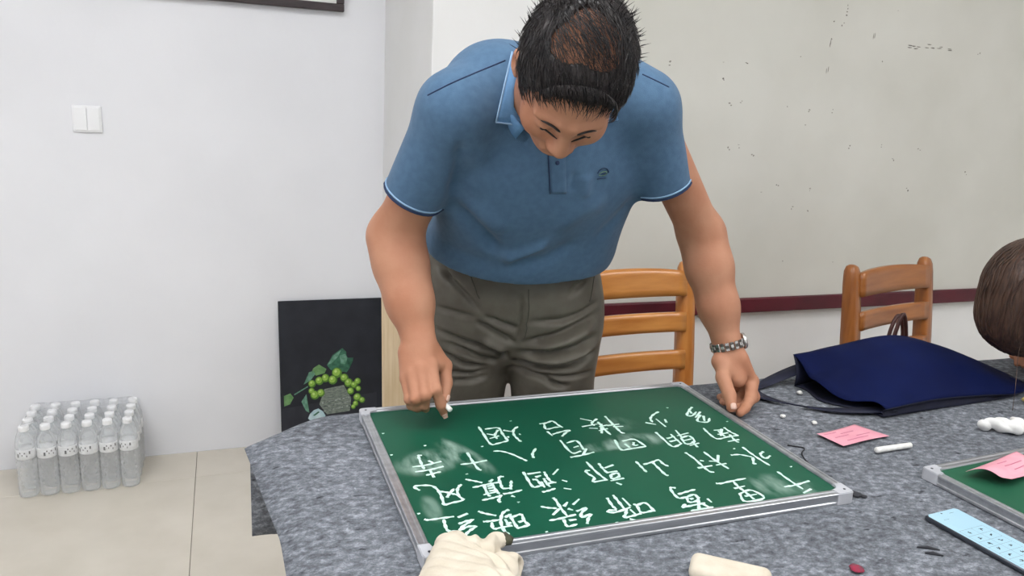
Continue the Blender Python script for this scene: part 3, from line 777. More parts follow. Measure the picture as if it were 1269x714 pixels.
# ------------------------------------------------------------------ chairs
def make_chair(label, x, y, rz, M_WOOD=M_WOOD, M_WOOD_V=M_WOOD_V):
    t = empty('wooden_chair', (x, y, 0), rz)
    tag(t, label, 'chair', 'wooden chairs behind the table')
    hw = 0.195
    def rake(z): return 0.0 if z < 0.45 else 0.055 * ((z - 0.45) / 0.48) ** 1.3
    for s in (-1, 1):
        bm = bmesh.new()
        zs = [0, 0.2, 0.43, 0.55, 0.68, 0.80, 0.885, 0.912, 0.927, 0.932]
        wd = [0.018, 0.020, 0.022, 0.022, 0.022, 0.0215, 0.021, 0.0195, 0.015, 0.007]
        dp = [0.020, 0.022, 0.025, 0.024, 0.023, 0.021, 0.019, 0.017, 0.012, 0.006]
        rings = []
        for z, a, d in zip(zs, wd, dp):
            yy = rake(z); ring = []
            for k in range(12):
                an = 2 * math.pi * (k + 0.5) / 12
                cx, cy = math.cos(an), math.sin(an)
                q = max(abs(cx), abs(cy)) ** 0.75
                ring.append(bm.verts.new((s * hw + a * cx / q, yy + d * cy / q, z)))
            rings.append(ring)
        for p, q in zip(rings, rings[1:]):
            for k in range(12): bm.faces.new((p[k], p[(k + 1) % 12], q[(k + 1) % 12], q[k]))
        bm.faces.new(rings[0][::-1]); bm.faces.new(rings[-1])
        from_bm('back_post', bm, M_WOOD_V, t, smooth=True)
    def rail(name, z0, z1, arch):
        n = 14; P = []
        for i in range(n + 1):
            xx = -hw + 0.012 + (2 * hw - 0.024) * i / n; u = 1 - (2 * i / n - 1) ** 2
            bow = 0.014 * u
            top = z1 + arch * (u ** 0.6)
            P.append([(xx, rake(z) + bow - 0.009, z) for z in np.linspace(z0, top, 5)])
        P = np.array(P)
        o = grid_solid(name, P, -0.018, M_WOOD, t, smooth=False)
        return o
    rail('top_rail', 0.838, 0.905, 0.012)
    rail('back_slat', 0.738, 0.792, 0.0)
    rail('back_slat', 0.632, 0.684, 0.0)
    box('seat', (-0.205, -0.42, 0.43), (0.205, 0.02, 0.455), M_WOOD, t, 0.008)
    for s in (-1, 1):
        box('front_leg', (s * 0.18 - 0.019, -0.40, 0), (s * 0.18 + 0.019, -0.362, 0.43), M_WOOD_V, t, 0.004)
        box('seat_rail', (s * 0.182 - 0.01, -0.37, 0.37), (s * 0.182 + 0.01, -0.01, 0.428), M_WOOD, t)
        box('stretcher', (s * 0.182 - 0.009, -0.37, 0.17), (s * 0.182 + 0.009, -0.01, 0.205), M_WOOD, t)
    box('seat_rail', (-0.17, -0.392, 0.37), (0.17, -0.372, 0.428), M_WOOD, t)
    return t
make_chair('orange wooden chair standing right behind the man in the blue shirt', 1.035, 1.79, math.radians(4))
make_chair('browner wooden chair behind the navy tote bag', 1.935, 1.75, math.radians(13), M_WOOD_D, M_WOOD_DV)

# brown-handled bag on the seat behind the tote
hb = empty('handbag', (1.725, 1.56, 0.456), math.radians(10))
tag(hb, 'handbag with thin brown loop handles on the chair behind the tote', 'handbag')
bm = bmesh.new(); add_box(bm, (-0.12, -0.05, 0), (0.12, 0.05, 0.23), 0.02, 3)
for v in bm.verts:
    if v.co.z > 0.15: v.co.y *= 0.6
from_bm('bag_body', bm, M_NAVYDARK, hb, smooth=True)
for yy, x0, x1, top in ((-0.028, -0.055, 0.02, 0.39), (0.028, 0.012, 0.09, 0.365)):
    pts = spline([(x0, yy, 0.20), (x0 + 0.004, yy, 0.31), (x0 * 0.6 + x1 * 0.4, yy, top), (x1 - 0.012, yy, 0.315), (x1, yy, 0.20)], 22)
    tube('handle', pts, 0.0055, M_BROWNLEATHER, hb)

# ------------------------------------------------------------------ painting leaning on the wall, pine board beside it
pt = empty('still_life_painting', (0.176, 2.815, 0.0))
lean = math.atan2(0.105, 0.575)
pt.rotation_euler = (-lean, 0, 0)
tag(pt, 'black canvas painting of green grapes in a basket leaning on the wall', 'painting')
box('canvas', (0, 0, 0), (0.388, 0.016, 0.588), M_BLACKCANVAS, pt, 0.002)
def paint(name, poly, m, layer):
    """poly in painting centimetre-like sketch units, x right and y down from the upper left of the motif."""
    P = [((-0.8 + x / 6.49 - 4.2) * 0.00297 , 0.588 - (48 + y / 6.49) * 0.00312) for x, y in poly]
    bm = bmesh.new()
    y0 = -0.0004 * layer
    a = [bm.verts.new((x, y0, z)) for x, z in P]; b = [bm.verts.new((x, 0.0005, z)) for x, z in P]
    bm.faces.new(a); bm.faces.new(b[::-1])
    for k in range(len(P)): bm.faces.new((a[k], a[(k + 1) % len(P)], b[(k + 1) % len(P)], b[k]))
    bmesh.ops.triangulate(bm, faces=[f for f in bm.faces if len(f.verts) > 4])
    return from_bm(name, bm, m, pt)
def disc(cx, cy, r, n=16, sx=1.0): return [(cx + sx * r * math.cos(6.2832 * k / n), cy + r * math.sin(6.2832 * k / n)) for k in range(n)]
G1 = mat('paint_grape_dark', srgb(70, 112, 34), 0.6, col2=srgb(88, 132, 44), scale=90)
G2 = mat('paint_grape', srgb(128, 172, 62), 0.6, col2=srgb(152, 190, 84), scale=90)
G3 = mat('paint_grape_light', srgb(190, 214, 130), 0.6)
L1 = mat('paint_leaf_dark', srgb(38, 84, 66), 0.6, col2=srgb(64, 118, 92), scale=60)
L2 = mat('paint_leaf_light', srgb(116, 160, 140), 0.6, col2=srgb(80, 130, 104), scale=80)
L3 = mat('paint_leaf_green', srgb(84, 128, 76), 0.6, col2=srgb(112, 152, 98), scale=60)
BK = mat('paint_basket', srgb(92, 104, 96), 0.6, col2=srgb(134, 142, 132), scale=70, stretch=(1, 1, 3))
BK2 = mat('paint_basket_band', srgb(160, 168, 160), 0.6, col2=srgb(60, 70, 66), scale=120)
CUP = mat('paint_pale_blue', srgb(160, 190, 198), 0.6, col2=srgb(196, 216, 220), scale=40)
DKT = mat('paint_dark_tabletop', srgb(44, 46, 54), 0.7, col2=srgb(36, 38, 46), scale=20)
paint('painted_tabletop', [(32, 535), (820, 455), (820, 900), (32, 900)], DKT, 1)
paint('painted_leaf', [(410, 210), (460, 130), (540, 80), (570, 110), (560, 160), (628, 162), (625, 188), (585, 185), (597, 245), (570, 278), (500, 262), (440, 250)], L1, 2)
paint('painted_leaf', [(515, 140), (562, 128), (580, 160), (560, 210), (525, 205)], L2, 3)
paint('painted_leaf', [(412, 208), (470, 132), (530, 95), (500, 150), (450, 195)], L2, 3)
paint('painted_leaf', [(298, 228), (345, 200), (405, 240), (390, 272), (320, 288), (282, 262)], L3, 2)
paint('painted_leaf', [(58, 432), (110, 415), (135, 450), (105, 500), (58, 515)], L3, 2)
paint('painted_leaf', [(196, 488), (238, 430), (236, 500), (258, 580), (230, 562)], L2, 2)
paint('painted_leaf', [(218, 352), (268, 292), (262, 258), (300, 248), (312, 276), (275, 322)], L2, 2)
paint('painted_stem', [(138, 424), (250, 366), (254, 374), (142, 432)], L2, 2)
paint('painted_basket', [(385, 400), (545, 378), (604, 490), (590, 592), (400, 604), (340, 520)], BK, 2)
for k in range(3):
    o = 34 * k
    paint('painted_basket_band', [(352 + o * .3, 505 + o), (600, 472 + o), (600, 484 + o), (356 + o * .3, 518 + o)], BK2, 3)
paint('painted_cup', [(246, 625), (262, 590), (295, 562), (332, 552), (368, 578), (388, 612), (380, 640), (260, 640)], CUP, 4)
paint('painted_cup_shadow', [(285, 604), (330, 574), (342, 582), (300, 608)], L1, 5)
for cx, cy, r in [(490, 275, 42), (285, 350, 31), (345, 330, 34), (395, 312, 34), (455, 330, 37), (280, 408, 26), (305, 442, 36), (355, 428, 32), (550, 320, 34), (660, 355, 27), (585, 362, 36), (630, 382, 29), (665, 415, 23), (600, 430, 29), (655, 485, 33), (695, 510, 25), (640, 535, 24), (620, 560, 20)]:
    gb = paint('painted_grape', disc(cx, cy, r), G1, 5)
    paint('grape_light', disc(cx - r * .1, cy - r * .12, r * .74, 14), G2, 6).parent = gb
    paint('grape_highlight', disc(cx - r * .25, cy - r * .3, r * .28, 10), G3, 7).parent = gb

pb = empty('pine_board', (0.425, 2.11, 0.0))
pb.rotation_euler = (-math.atan2(0.10, 0.885), 0, 0)
tag(pb, 'pale pine drawing board leaning behind the man beside the grape painting', 'board')
box('board_sheet', (0, 0, 0), (0.34, 0.012, 0.888), M_PALEWOOD, pb, 0.002)
box('edge_batten', (0.04, 0.012, 0.0), (0.08, 0.03, 0.888), M_PALEWOOD, pb, 0.002)
box('edge_batten', (0.26, 0.012, 0.0), (0.30, 0.03, 0.888), M_PALEWOOD, pb, 0.002)

# ------------------------------------------------------------------ shrink-wrapped water bottles
def bottle_material():
    m = bpy.data.materials.new('clear_water_bottle'); m.use_nodes = True
    nt = m.node_tree; out = nt.nodes['Material Output']; p = nt.nodes['Principled BSDF']
    p.inputs['Base Color'].default_value = (0.86, 0.88, 0.89, 1); p.inputs['Roughness'].default_value = 0.08; p.inputs['Specular IOR Level'].default_value = 0.9
    tr = nt.nodes.new('ShaderNodeBsdfTransparent'); tr.inputs['Color'].default_value = (0.97, 0.98, 0.985, 1)
    mx = nt.nodes.new('ShaderNodeMixShader'); mx.inputs['Fac'].default_value = 0.34
    lw = nt.nodes.new('ShaderNodeLayerWeight'); lw.inputs['Blend'].default_value = 0.35
    mr = nt.nodes.new('ShaderNodeMapRange'); mr.inputs['To Min'].default_value = 0.20; mr.inputs['To Max'].default_value = 0.62
    nt.links.new(lw.outputs['Facing'], mr.inputs['Value']); nt.links.new(mr.outputs['Result'], mx.inputs['Fac'])
    nt.links.new(tr.outputs[0], mx.inputs[1]); nt.links.new(p.outputs[0], mx.inputs[2]); nt.links.new(mx.outputs[0], out.inputs['Surface'])
    return m
M_BOTTLE = bottle_material()
M_CAP = mat('white_cap', srgb(244, 245, 246), 0.4)
M_LABEL = mat('pale_label', srgb(232, 233, 234), 0.5, col2=srgb(222, 224, 226), scale=60)
M_PRINT = mat('label_print', srgb(70, 72, 76), 0.6)
def film_material():
    m = bpy.data.materials.new('shrink_film'); m.use_nodes = True
    nt = m.node_tree
    out = nt.nodes['Material Output']; p = nt.nodes['Principled BSDF']
    p.inputs['Base Color'].default_value = (0.92, 0.93, 0.94, 1); p.inputs['Roughness'].default_value = 0.18
    tr = nt.nodes.new('ShaderNodeBsdfTransparent'); mx = nt.nodes.new('ShaderNodeMixShader')
    nz = nt.nodes.new('ShaderNodeTexNoise'); nz.inputs['Scale'].default_value = 18; nz.inputs['Detail'].default_value = 3
    mr = nt.nodes.new('ShaderNodeMapRange'); mr.inputs['To Min'].default_value = 0.08; mr.inputs['To Max'].default_value = 0.26
    mr.inputs['From Min'].default_value = 0.35; mr.inputs['From Max'].default_value = 0.7
    nt.links.new(nz.outputs['Fac'], mr.inputs['Value']); nt.links.new(mr.outputs['Result'], mx.inputs['Fac'])
    nt.links.new(tr.outputs[0], mx.inputs[1]); nt.links.new(p.outputs[0], mx.inputs[2]); nt.links.new(mx.outputs[0], out.inputs['Surface'])
    return m
M_FILM = film_material()

def make_bottle(x, y):
    t = empty('water_bottle', (x, y, 0.001))
    tag(t, 'clear plastic water bottle with white cap in the wrapped pack on the floor', 'bottle', 'water bottles in the shrink-wrapped pack')
    prof = [(0.020, 0.0), (0.027, 0.003), (0.0288, 0.010), (0.0288, 0.028)]
    for k in range(5):
        z = 0.032 + 0.019 * k
        prof += [(0.0288, z), (0.0272, z + 0.005), (0.0272, z + 0.008), (0.0288, z + 0.013)]
    prof += [(0.0285, 0.135), (0.0285, 0.172), (0.0288, 0.176), (0.0270, 0.192), (0.021, 0.208), (0.0145, 0.219), (0.0130, 0.224), (0.0130, 0.229)]
    lathe('bottle_body', prof, M_BOTTLE, t, 20)
    lathe('cap', [(0.0145, 0.228), (0.0152, 0.229), (0.0152, 0.242), (0.0140, 0.2445), (0.006, 0.245)], M_CAP, t, 20)
    lb = lathe('label', [(0.0288, 0.136), (0.0291, 0.1365), (0.0291, 0.1695), (0.0288, 0.170)], M_LABEL, t, 24)
    bm = bmesh.new()
    for a, z, w, h in ((-2.2, 0.145, .10, .012), (-1.95, 0.158, .06, .005), (-1.75, 0.150, .05, .005), (-1.5, 0.157, .07, .005), (-1.3, 0.146, .05, .006), (-1.0, 0.155, .08, .010), (0.6, .15, .1, .012), (1.8, .15, .1, .01), (2.6, .15, .1, .01)):
        r0 = 0.02935
        v = [bm.verts.new((r0 * math.cos(a + da), r0 * math.sin(a + da), z + dz)) for da, dz in ((-w, 0), (w, 0), (w, h), (-w, h))]
        bm.faces.new(v)
    from_bm('label_print', bm, M_PRINT, lb)
    return t
BXS = [-0.632 + 0.0605 * i for i in range(6)]
BYS = [2.7205 + 0.0598 * j for j in range(4)]
proto = None
ROWS = ('outermost row', 'second outermost row', 'second row from the wall', 'row against the wall')
NTH = ('sixth', 'fifth', 'fourth', 'third', 'second', 'first')
for j, y in enumerate(BYS):
    for i, x in enumerate(BXS):
        if proto is None:
            c = proto = make_bottle(x, y)
        else:
            c = copy_tree(proto); c.location = (x, y, 0.001)
        c['label'] = 'wrapped water bottle in the %s, %s from the painting side' % (ROWS[j], NTH[i])
        if c is not proto:
            c.rotation_euler = (0, 0, random.uniform(-0.9, 0.9))

def film_wrap():
    per = []
    r = 0.0298
    n = 10
    def arc(cx, cy, a0, a1):
        for k in range(n):
            a = a0 + (a1 - a0) * k / n
            per.append((cx + r * math.cos(a), cy + r * math.sin(a)))
    w = 0.62
    for i, x in enumerate(BXS): arc(x, BYS[0], -math.pi / 2 - (w if i else math.pi / 2), -math.pi / 2 + w)
    for j, y in enumerate(BYS): arc(BXS[-1], y, -(w if j else math.pi / 2 - w), w)
    for i, x in enumerate(BXS[::-1]): arc(x, BYS[-1], math.pi / 2 - w, math.pi / 2 + w)
    for j, y in enumerate(BYS[::-1]): arc(BXS[0], y, math.pi - w, math.pi + w)
    per = np.array(per)
    cx, cy = (BXS[0] + BXS[-1]) / 2, (BYS[0] + BYS[-1]) / 2
    rows = []
    for z, s in ((0.004, 1.0), (0.05, 1.003), (0.11, 1.004), (0.165, 1.003), (0.19, 0.995), (0.215, 0.965), (0.236, 0.93), (0.248, 0.88), (0.2485, 0.6), (0.248, 0.3), (0.248, 0.02)):
        q = np.empty((len(per), 3))
        q[:, 0] = cx + (per[:, 0] - cx) * s; q[:, 1] = cy + (per[:, 1] - cy) * s
        q[:, 1] = np.minimum(q[:, 1], 2.9335)
        q[:, 2] = z + (0.0015 * np.sin(per[:, 0] * 60) * np.sin(per[:, 1] * 60) if 0.2 < z < 0.25 else 0)
        rows.append(q)
    V = np.concatenate(rows); m = len(per); F = []
    for a in range(len(rows) - 1):
        for k in range(m):
            F.append((a * m + k, a * m + (k + 1) % m, (a + 1) * m + (k + 1) % m, (a + 1) * m + k))
    return from_np('shrink_wrap', V, np.array(F), M_FILM)
tag(film_wrap(), 'clear shrink film stretched around the pack of water bottles', 'plastic wrap')

# ------------------------------------------------------------------ navy tote
tote = empty('tote_bag', (1.2, 1.13, TZ + 0.002))
tag(tote, 'flat navy canvas tote bag lying on the felt with its strap out', 'bag')
def rel(o, P): return np.asarray(P, dtype=float) - np.array(o.location)
back = spline([(1.19, 1.345, 0.816), (1.33, 1.365, 0.832), (1.52, 1.372, 0.846), (1.68, 1.335, 0.802), (1.80, 1.29, 0.757)], 41)
front = spline([(1.258, 1.128, 0.774), (1.40, 1.138, 0.778), (1.55, 1.148, 0.774), (1.68, 1.16, 0.764), (1.78, 1.20, 0.756)], 41)
P = np.zeros((41, 25, 3)); Pl = np.zeros((41, 25, 3))
for i in range(41):
    for j in range(25):
        t = j / 24; s = i / 40
        p = np.array(front[i]) * (1 - t) + np.array(back[i]) * t
        bulge = 0.024 * math.sin(math.pi * t) * math.sin(math.pi * min(1, s * 1.1)) - 0.012 * math.sin(math.pi * t) * max(0, 1 - s * 6)
        p[2] += bulge + 0.0025 * math.sin(7 * s + 5 * t) * math.sin(9 * t + 2)
        wav = max(0, 1 - s * 9)
        p[0] += wav * (0.012 * math.sin(9 * t) - 0.02 * math.sin(math.pi * t))
        p[2] += wav * 0.006 * math.sin(14 * t)
        P[i, j] = p
        q = p.copy(); q[2] = TZ + 0.004 + 0.001 * math.sin(9 * s)
        q[1] += 0.006 * (1 - t) - (0.012 * t)
        q[0] += 0.004 * (1 - s)
        Pl[i, j] = q
grid_solid('upper_panel', rel(tote, P), 0.0016, M_NAVY, tote)
grid_solid('lower_panel', rel(tote, Pl), 0.0016, M_NAVYDARK, tote)
for name, j in (('front_gusset', 0), ('back_gusset', 24)):
    G = np.zeros((41, 7, 3))
    for i in range(41):
        for k in range(7):
            u = k / 6
            G[i, k] = P[i, j] * (1 - u) + Pl[i, j] * u
            G[i, k, 1] += (0.010 if j == 0 else -0.008) * math.sin(math.pi * u)
            G[i, k, 2] -= 0.0012 * (1 - u)
    grid_solid(name, rel(tote, G), 0.0014, M_NAVYDARK, tote)
G = np.zeros((7, 25, 3))
for k in range(7):
    u = k / 6
    G[k] = P[40] * (1 - u) + Pl[40] * u
    G[k, :, 0] += 0.006 * math.sin(math.pi * u)
grid_solid('end_gusset', rel(tote, G), 0.0014, M_NAVYDARK, tote)
def ribbon(name, path, wdir, width, thick, m, parent, n=40):
    pts = spline(path, n); wd = spline(wdir, n)
    G = np.zeros((n, 3, 3))
    for i in range(n):
        w = Vector(wd[i]).normalized() * width / 2
        for k in range(3): G[i, k] = np.array(pts[i] + w * (k - 1))
    return grid_solid(name, rel(parent, G), thick, m, parent)
ribbon('strap', [(1.30, 1.345, .806), (1.215, 1.352, .784), (1.14, 1.350, .762), (1.085, 1.325, .757), (1.070, 1.285, .7565), (1.10, 1.235, .757), (1.18, 1.180, .758), (1.30, 1.150, .762)],
       [(0, 1, .3), (0, 1, .3), (.2, 1, .2), (.8, .6, .1), (1, 0, .0), (.8, -.6, 0), (.35, -1, 0), (0, -1, 0.0)], 0.030, -0.0018, M_NAVYDARK, tote, 60)

# ------------------------------------------------------------------ small things on the felt
def sheet(name, label, P, m, cat='note'):
    o = grid_solid(name, P, 0.0004, m)
    return tag(o, label, cat, 'pink paper notes')
def bilinear(c, n):
    a, b, d, e = [np.array(x, dtype=float) for x in c]      # a-b first edge, e-d the opposite one
    G = np.zeros((n, n, 3))
    for i in range(n):
        for j in range(n):
            s, t = i / (n - 1), j / (n - 1)
            G[i, j] = a * (1 - s) * (1 - t) + b * s * (1 - t) + d * s * t + e * (1 - s) * t
    return G
G = bilinear([(1.050, 1.089, TZ), (1.060, 1.030, TZ), (1.196, 1.054, TZ), (1.170, 1.118, TZ)], 14)
for i in range(14):
    for j in range(14):
        s, t = i / 13, j / 13
        G[i, j, 2] += 0.0026 + 0.004 * abs(math.sin(3.1 * t)) * s + 0.005 * (1 - t) ** 3
note1 = sheet('paper_note', 'pink paper note lying flat on the felt beside the chalk stick', G[:, ::-1], M_PINK)
bm = bmesh.new()
for r_, (t0, t1) in enumerate([(0.15, 0.4), (0.45, 0.75), (0.2, 0.5), (0.55, 0.85), (0.3, 0.7)]):
    s = 0.18 + 0.15 * r_
    pts = []
    for k in range(5):
        t = t0 + (t1 - t0) * k / 4
        i, j = int(s * 13), min(13, int(t * 13))
        pts.append(Vector(G[i, j]) + Vector((0, 0, 0.0005)))
    add_tube(bm, [p for q, p in enumerate(pts) if q == 0 or (p - pts[q - 1]).length > 1e-5], 0.0013, 5, True, 0.3)
from_bm('printed_lines', bm, M_PINKINK, note1)

G = bilinear([(1.158, 0.858, 0.775), (1.196, 0.806, 0.775), (1.330, 0.845, 0.775), (1.335, 0.902, 0.775)], 16)
for i in range(16):
    for j in range(16):
        s, t = i / 15, j / 15
        G[i, j, 2] += 0.0005 + 0.016 * max(0, 0.55 - t) ** 1.3 * (0.4 + s) + 0.010 * math.sin(math.pi * min(1, s * 1.3)) * (1 - t)
note2 = sheet('paper_note', 'curled pink paper note resting on the green chalkboard near the phone', G[:, ::-1], M_PINK)
bm = bmesh.new()
for r_, (t0, t1) in enumerate([(0.4, 0.6), (0.45, 0.8), (0.5, 0.9)]):
    s = 0.3 + 0.2 * r_
    pts = [Vector(G[int(s * 15), int((t0 + (t1 - t0) * k / 3) * 15)]) + Vector((0, 0, 0.0006)) for k in range(4)]
    add_tube(bm, pts, 0.0012, 5, True, 0.3)
from_bm('printed_lines', bm, M_PINKINK, note2)

def stick(name, a, b, r, m, n=12):
    a, b = Vector(a), Vector(b); d = (b - a).normalized()
    return tube(name, [a, a + d * 0.0012, b - d * 0.0012, b], [r * 0.8, r, r * 0.94, r * 0.72], m, None, n)
tag(stick('chalk_stick', (1.108, 1.000, TZ + 0.0078), (1.194, 1.002, TZ + 0.0078), 0.0055, M_CHALKSTICK), 'whole white chalk stick lying beside the flat pink note', 'chalk')
def crumb(name, x, y, r, m, label, cat='chalk', group=None, flat=0.7):
    bm = bmesh.new()
    bmesh.ops.create_icosphere(bm, subdivisions=2, radius=r)
    for v in bm.verts:
        v.co *= random.uniform(0.8, 1.15); v.co.z *= flat
    zmin = min(v.co.z for v in bm.verts)
    o = from_bm(name, bm, m, None, True, loc=(x, y, TZ + 0.0012 - zmin))
    return tag(o, label, cat, group)
crumb('chalk_crumb', 1.176, 1.287, 0.0065, M_CHALKSTICK, 'round white chalk crumb inside the loop of the navy strap')
crumb('chalk_crumb', 1.046, 1.182, 0.0055, M_CHALKSTICK, 'small white chalk crumb on the felt close to the man\'s watch hand', group='small chalk crumbs by the strap')
crumb('chalk_crumb', 1.088, 1.139, 0.0055, M_CHALKSTICK, 'small white chalk crumb on the felt just behind the flat pink note', group='small chalk crumbs by the strap')
M_THREAD = mat('black_thread', srgb(38, 38, 42), 0.9)
th = tube('black_thread', [Vector((x, y, TZ + 0.0022)) for x, y in [(p.x, p.y) for p in spline([(0.966, 1.069, 0), (0.972, 1.064, 0), (0.988, 1.05, 0), (0.967, 1.031, 0), (0.952, 0.997, 0), (0.95, 0.962, 0), (0.94, 0.93, 0)], 40)]], 0.0013, M_THREAD, None, 6)
tag(th, 'loose curl of black thread on the felt beside the chalkboard', 'thread')
M_LINT = mat('dark_lint', srgb(52, 53, 58), 0.95)
for x, y, s, big in ((0.948, 0.880, 0.010, 'larger'), (0.957, 0.872, 0.006, 'smaller')):
    crumb('lint_tuft', x, y, s, M_LINT, big + ' dark lint tuft on the felt at the chalkboard corner', 'lint', 'dark lint tufts', flat=0.25)
for (xa, ya, xb, yb, big) in ((0.918, 0.73, 0.945, 0.715, 'longer'), (0.917, 0.715, 0.937, 0.702, 'shorter')):
    o = tube('lint_fibre', [(xa, ya, TZ + 0.0022), ((xa + xb) / 2, (ya + yb) / 2 + 0.002, TZ + 0.003), (xb, yb, TZ + 0.0022)], [0.001, 0.0026, 0.001], M_LINT, None, 6)
    tag(o, big + ' of two dark fibres on the felt near the phone', 'lint', 'dark fibres by the phone')
M_RED = mat('red_fluff', srgb(150, 40, 66), 0.95, col2=srgb(110, 60, 74), scale=200)
crumb('red_fluff', 0.787, 0.709, 0.010, M_RED, 'small tuft of red fluff on the grey felt', 'fluff', flat=0.3)

# phone
ph = empty('smartphone', (0.997, 0.787, TZ + 0.002), math.atan2(0.08, 0.997))
tag(ph, 'slim smartphone with bright pale blue screen lying on the felt', 'phone')
M_PHONE = mat('phone_body', srgb(74, 78, 86), 0.3, metal=0.6)
M_SCREEN = mat('lit_screen', srgb(40, 60, 70), 0.15, emit=srgb(190, 228, 246), emit_strength=1.0)
M_GLYPH = mat('screen_glyph', srgb(30, 38, 44), 0.3)
M_GRIDL = mat('screen_line', srgb(120, 150, 164), 0.3)
box('phone_body', (-0.002, -0.156, 0), (0.068, 0.002, 0.0078), M_PHONE, ph, 0.0028, True, 3)
bm = bmesh.new(); add_prism(bm, [(0.004, -0.154), (0.062, -0.154), (0.066, -0.150), (0.066, -0.004), (0.062, 0.0), (0.004, 0.0), (0.0, -0.004), (0.0, -0.150)], 0.0074, 0.0082)
scr = from_bm('screen', bm, M_SCREEN, ph)
def flatmark(bm, poly, z=0.0084):
    bm.faces.new([bm.verts.new((x, y, z)) for x, y in poly])
bm = bmesh.new()
for k, y in enumerate((59, 75, 89, 104, 120, 135, 149)):
    for x in (17, 43):
        for q in range(4):
            cx, cy = x + random.uniform(-2.2, 2.2), y + random.uniform(-1.8, 1.8)
            a = random.uniform(0, 3.14); l, w = random.uniform(1.2, 2.8), random.uniform(0.5, 0.9)
            c, s = math.cos(a), math.sin(a)
            flatmark(bm, [((cx + c * u * l - s * v * w) / 1000, -(cy + s * u * l + c * v * w) / 1000) for u, v in ((-1, -1), (1, -1), (1, 1), (-1, 1))])
flatmark(bm, [((27 + 1.6 * math.cos(k)) / 1000, -(5 + 1.6 * math.sin(k)) / 1000) for k in range(6)])
from_bm('screen_glyphs', bm, M_GLYPH, scr)
bm = bmesh.new()
for y in (51, 66.5, 82, 96.5, 112, 127, 142):
    flatmark(bm, [(0.004, -y / 1000), (0.056, -y / 1000), (0.056, -(y + .5) / 1000), (0.004, -(y + .5) / 1000)], 0.0083)
for x in (4, 30, 56):
    flatmark(bm, [(x / 1000, -0.051), ((x + .5) / 1000, -0.051), ((x + .5) / 1000, -0.15), (x / 1000, -0.15)], 0.0083)
flatmark(bm, [(0.012, -0.020), (0.024, -0.020), (0.024, -0.021), (0.012, -0.021)], 0.0083)
flatmark(bm, [(0.040, -0.008), (0.050, -0.008), (0.050, -0.009), (0.040, -0.009)], 0.0083)
from_bm('screen_lines', bm, M_GRIDL, scr)

# crumpled tissue and yellow scrap at the right
M_TISSUE = mat('white_tissue', srgb(232, 232, 230), 0.9, col2=srgb(214, 214, 212), scale=40)
F = Field((1.38, 0.94, TZ - 0.01), (1.53, 1.10, TZ + 0.06), 0.002)
for c, r in (((1.425, 1.035, .763), (.017, .010, .011)), ((1.452, 1.020, .765), (.013, .016, .014)), ((1.470, 1.002, .764), (.018, .012, .013)), ((1.495, 1.006, .763), (.016, .014, .012)), ((1.440, 1.030, .770), (.012, .006, .006)), ((1.478, 1.012, .775), (.008, .012, .006))):
    F.ell(c, r, 0.012)
F.halfspace_cut((0, 0, TZ + 0.0015), (0, 0, -1), 0.002)
v, q = F.mesh(1)
v += normals(v, q) * (0.0030 * np.abs(np.sin(v[:, :1] * 130 + v[:, 2:3] * 90)) - 0.0022 * np.abs(np.sin(v[:, 1:2] * 150 + v[:, :1] * 70)))
tag(from_np('crumpled_tissue', v, q, M_TISSUE), 'crumpled white tissue on the felt behind the second chalkboard', 'tissue')
M_YEL = mat('yellow_scrap', srgb(214, 196, 128), 0.8, col2=srgb(190, 170, 100), scale=50)
crumb('yellow_scrap', 1.665, 1.118, 0.016, M_YEL, 'crumpled pale yellow scrap at the front of the navy tote', 'scrap', flat=0.5)

# cream cotton glove heaped on the board corner, dark inside its cuff
M_COTTON = mat('cream_cotton', srgb(212, 203, 187), 0.95, col2=srgb(200, 190, 172), scale=30, bump=0.3, bump_scale=350)
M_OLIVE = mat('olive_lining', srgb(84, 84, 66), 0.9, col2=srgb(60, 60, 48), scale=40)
F = Field((0.15, 0.66, 0.735), (0.38, 0.92, 0.85), 0.0022)
F.cap((.259, .868, .777), (.222, .74, .768), .017, .050, .008)
F.cap((.272, .862, .775), (.262, .74, .772), .016, .052, .012)
F.cap((.268, .858, .781), (.300, .846, .776), .015, .013, .012)
F.cap((.296, .846, .776), (.327, .866, .776), .016, .0105, .008)
F.cap((.300, .80, .768), (.326, .815, .768), .026, .018, .010)
F.cap((.318, .842, .766), (.338, .822, .768), .010, .008, .006)
F.ell((.337, .808, .770), (.012, .014, .011), .004, cut=True)
F.halfspace_cut((0, 0, TZ + 0.0028), (0, 0, -1), 0.002)
sl, X_, Y_, Z_ = F._win(V3((0.2, 0.84, 0.735)), V3((0.38, 0.92, 0.80)))
dx = np.maximum(np.maximum(0.223 - X_, 0.8615 - Y_), Z_ - 0.7722)
F.f[sl] = np.maximum(F.f[sl], -dx)
v, q = F.mesh(1)
nn = normals(v, q)
fold = 0.0035 * np.sin(v[:, 0] * 260 + 30 * (v[:, 1] - .8) + 2.2 * np.sin(v[:, 1] * 70)) * np.exp(-((v[:, 0] - .300) / .022) ** 2) + 0.0016 * np.abs(np.sin(v[:, 1] * 90 + v[:, 0] * 120))
v = v + nn * fold[:, None]
gl = tag(from_np('cotton_cloth', v, q, M_COTTON), 'bunched cream cotton cloth lying over the chalkboard corner', 'cloth')
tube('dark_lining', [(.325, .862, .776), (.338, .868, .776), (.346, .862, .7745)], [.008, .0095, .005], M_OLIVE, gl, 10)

# cream eraser block at the front
er = empty('eraser_block', (0.590, 0.742, TZ + 0.0015), math.atan2(-0.047, 0.058))
tag(er, 'rounded cream eraser block on the felt before the chalkboard', 'eraser')
box('felt_pad', (-0.038, -0.024, 0), (0.065, 0.024, 0.022), M_COTTON, er, 0.0108, True, 5)

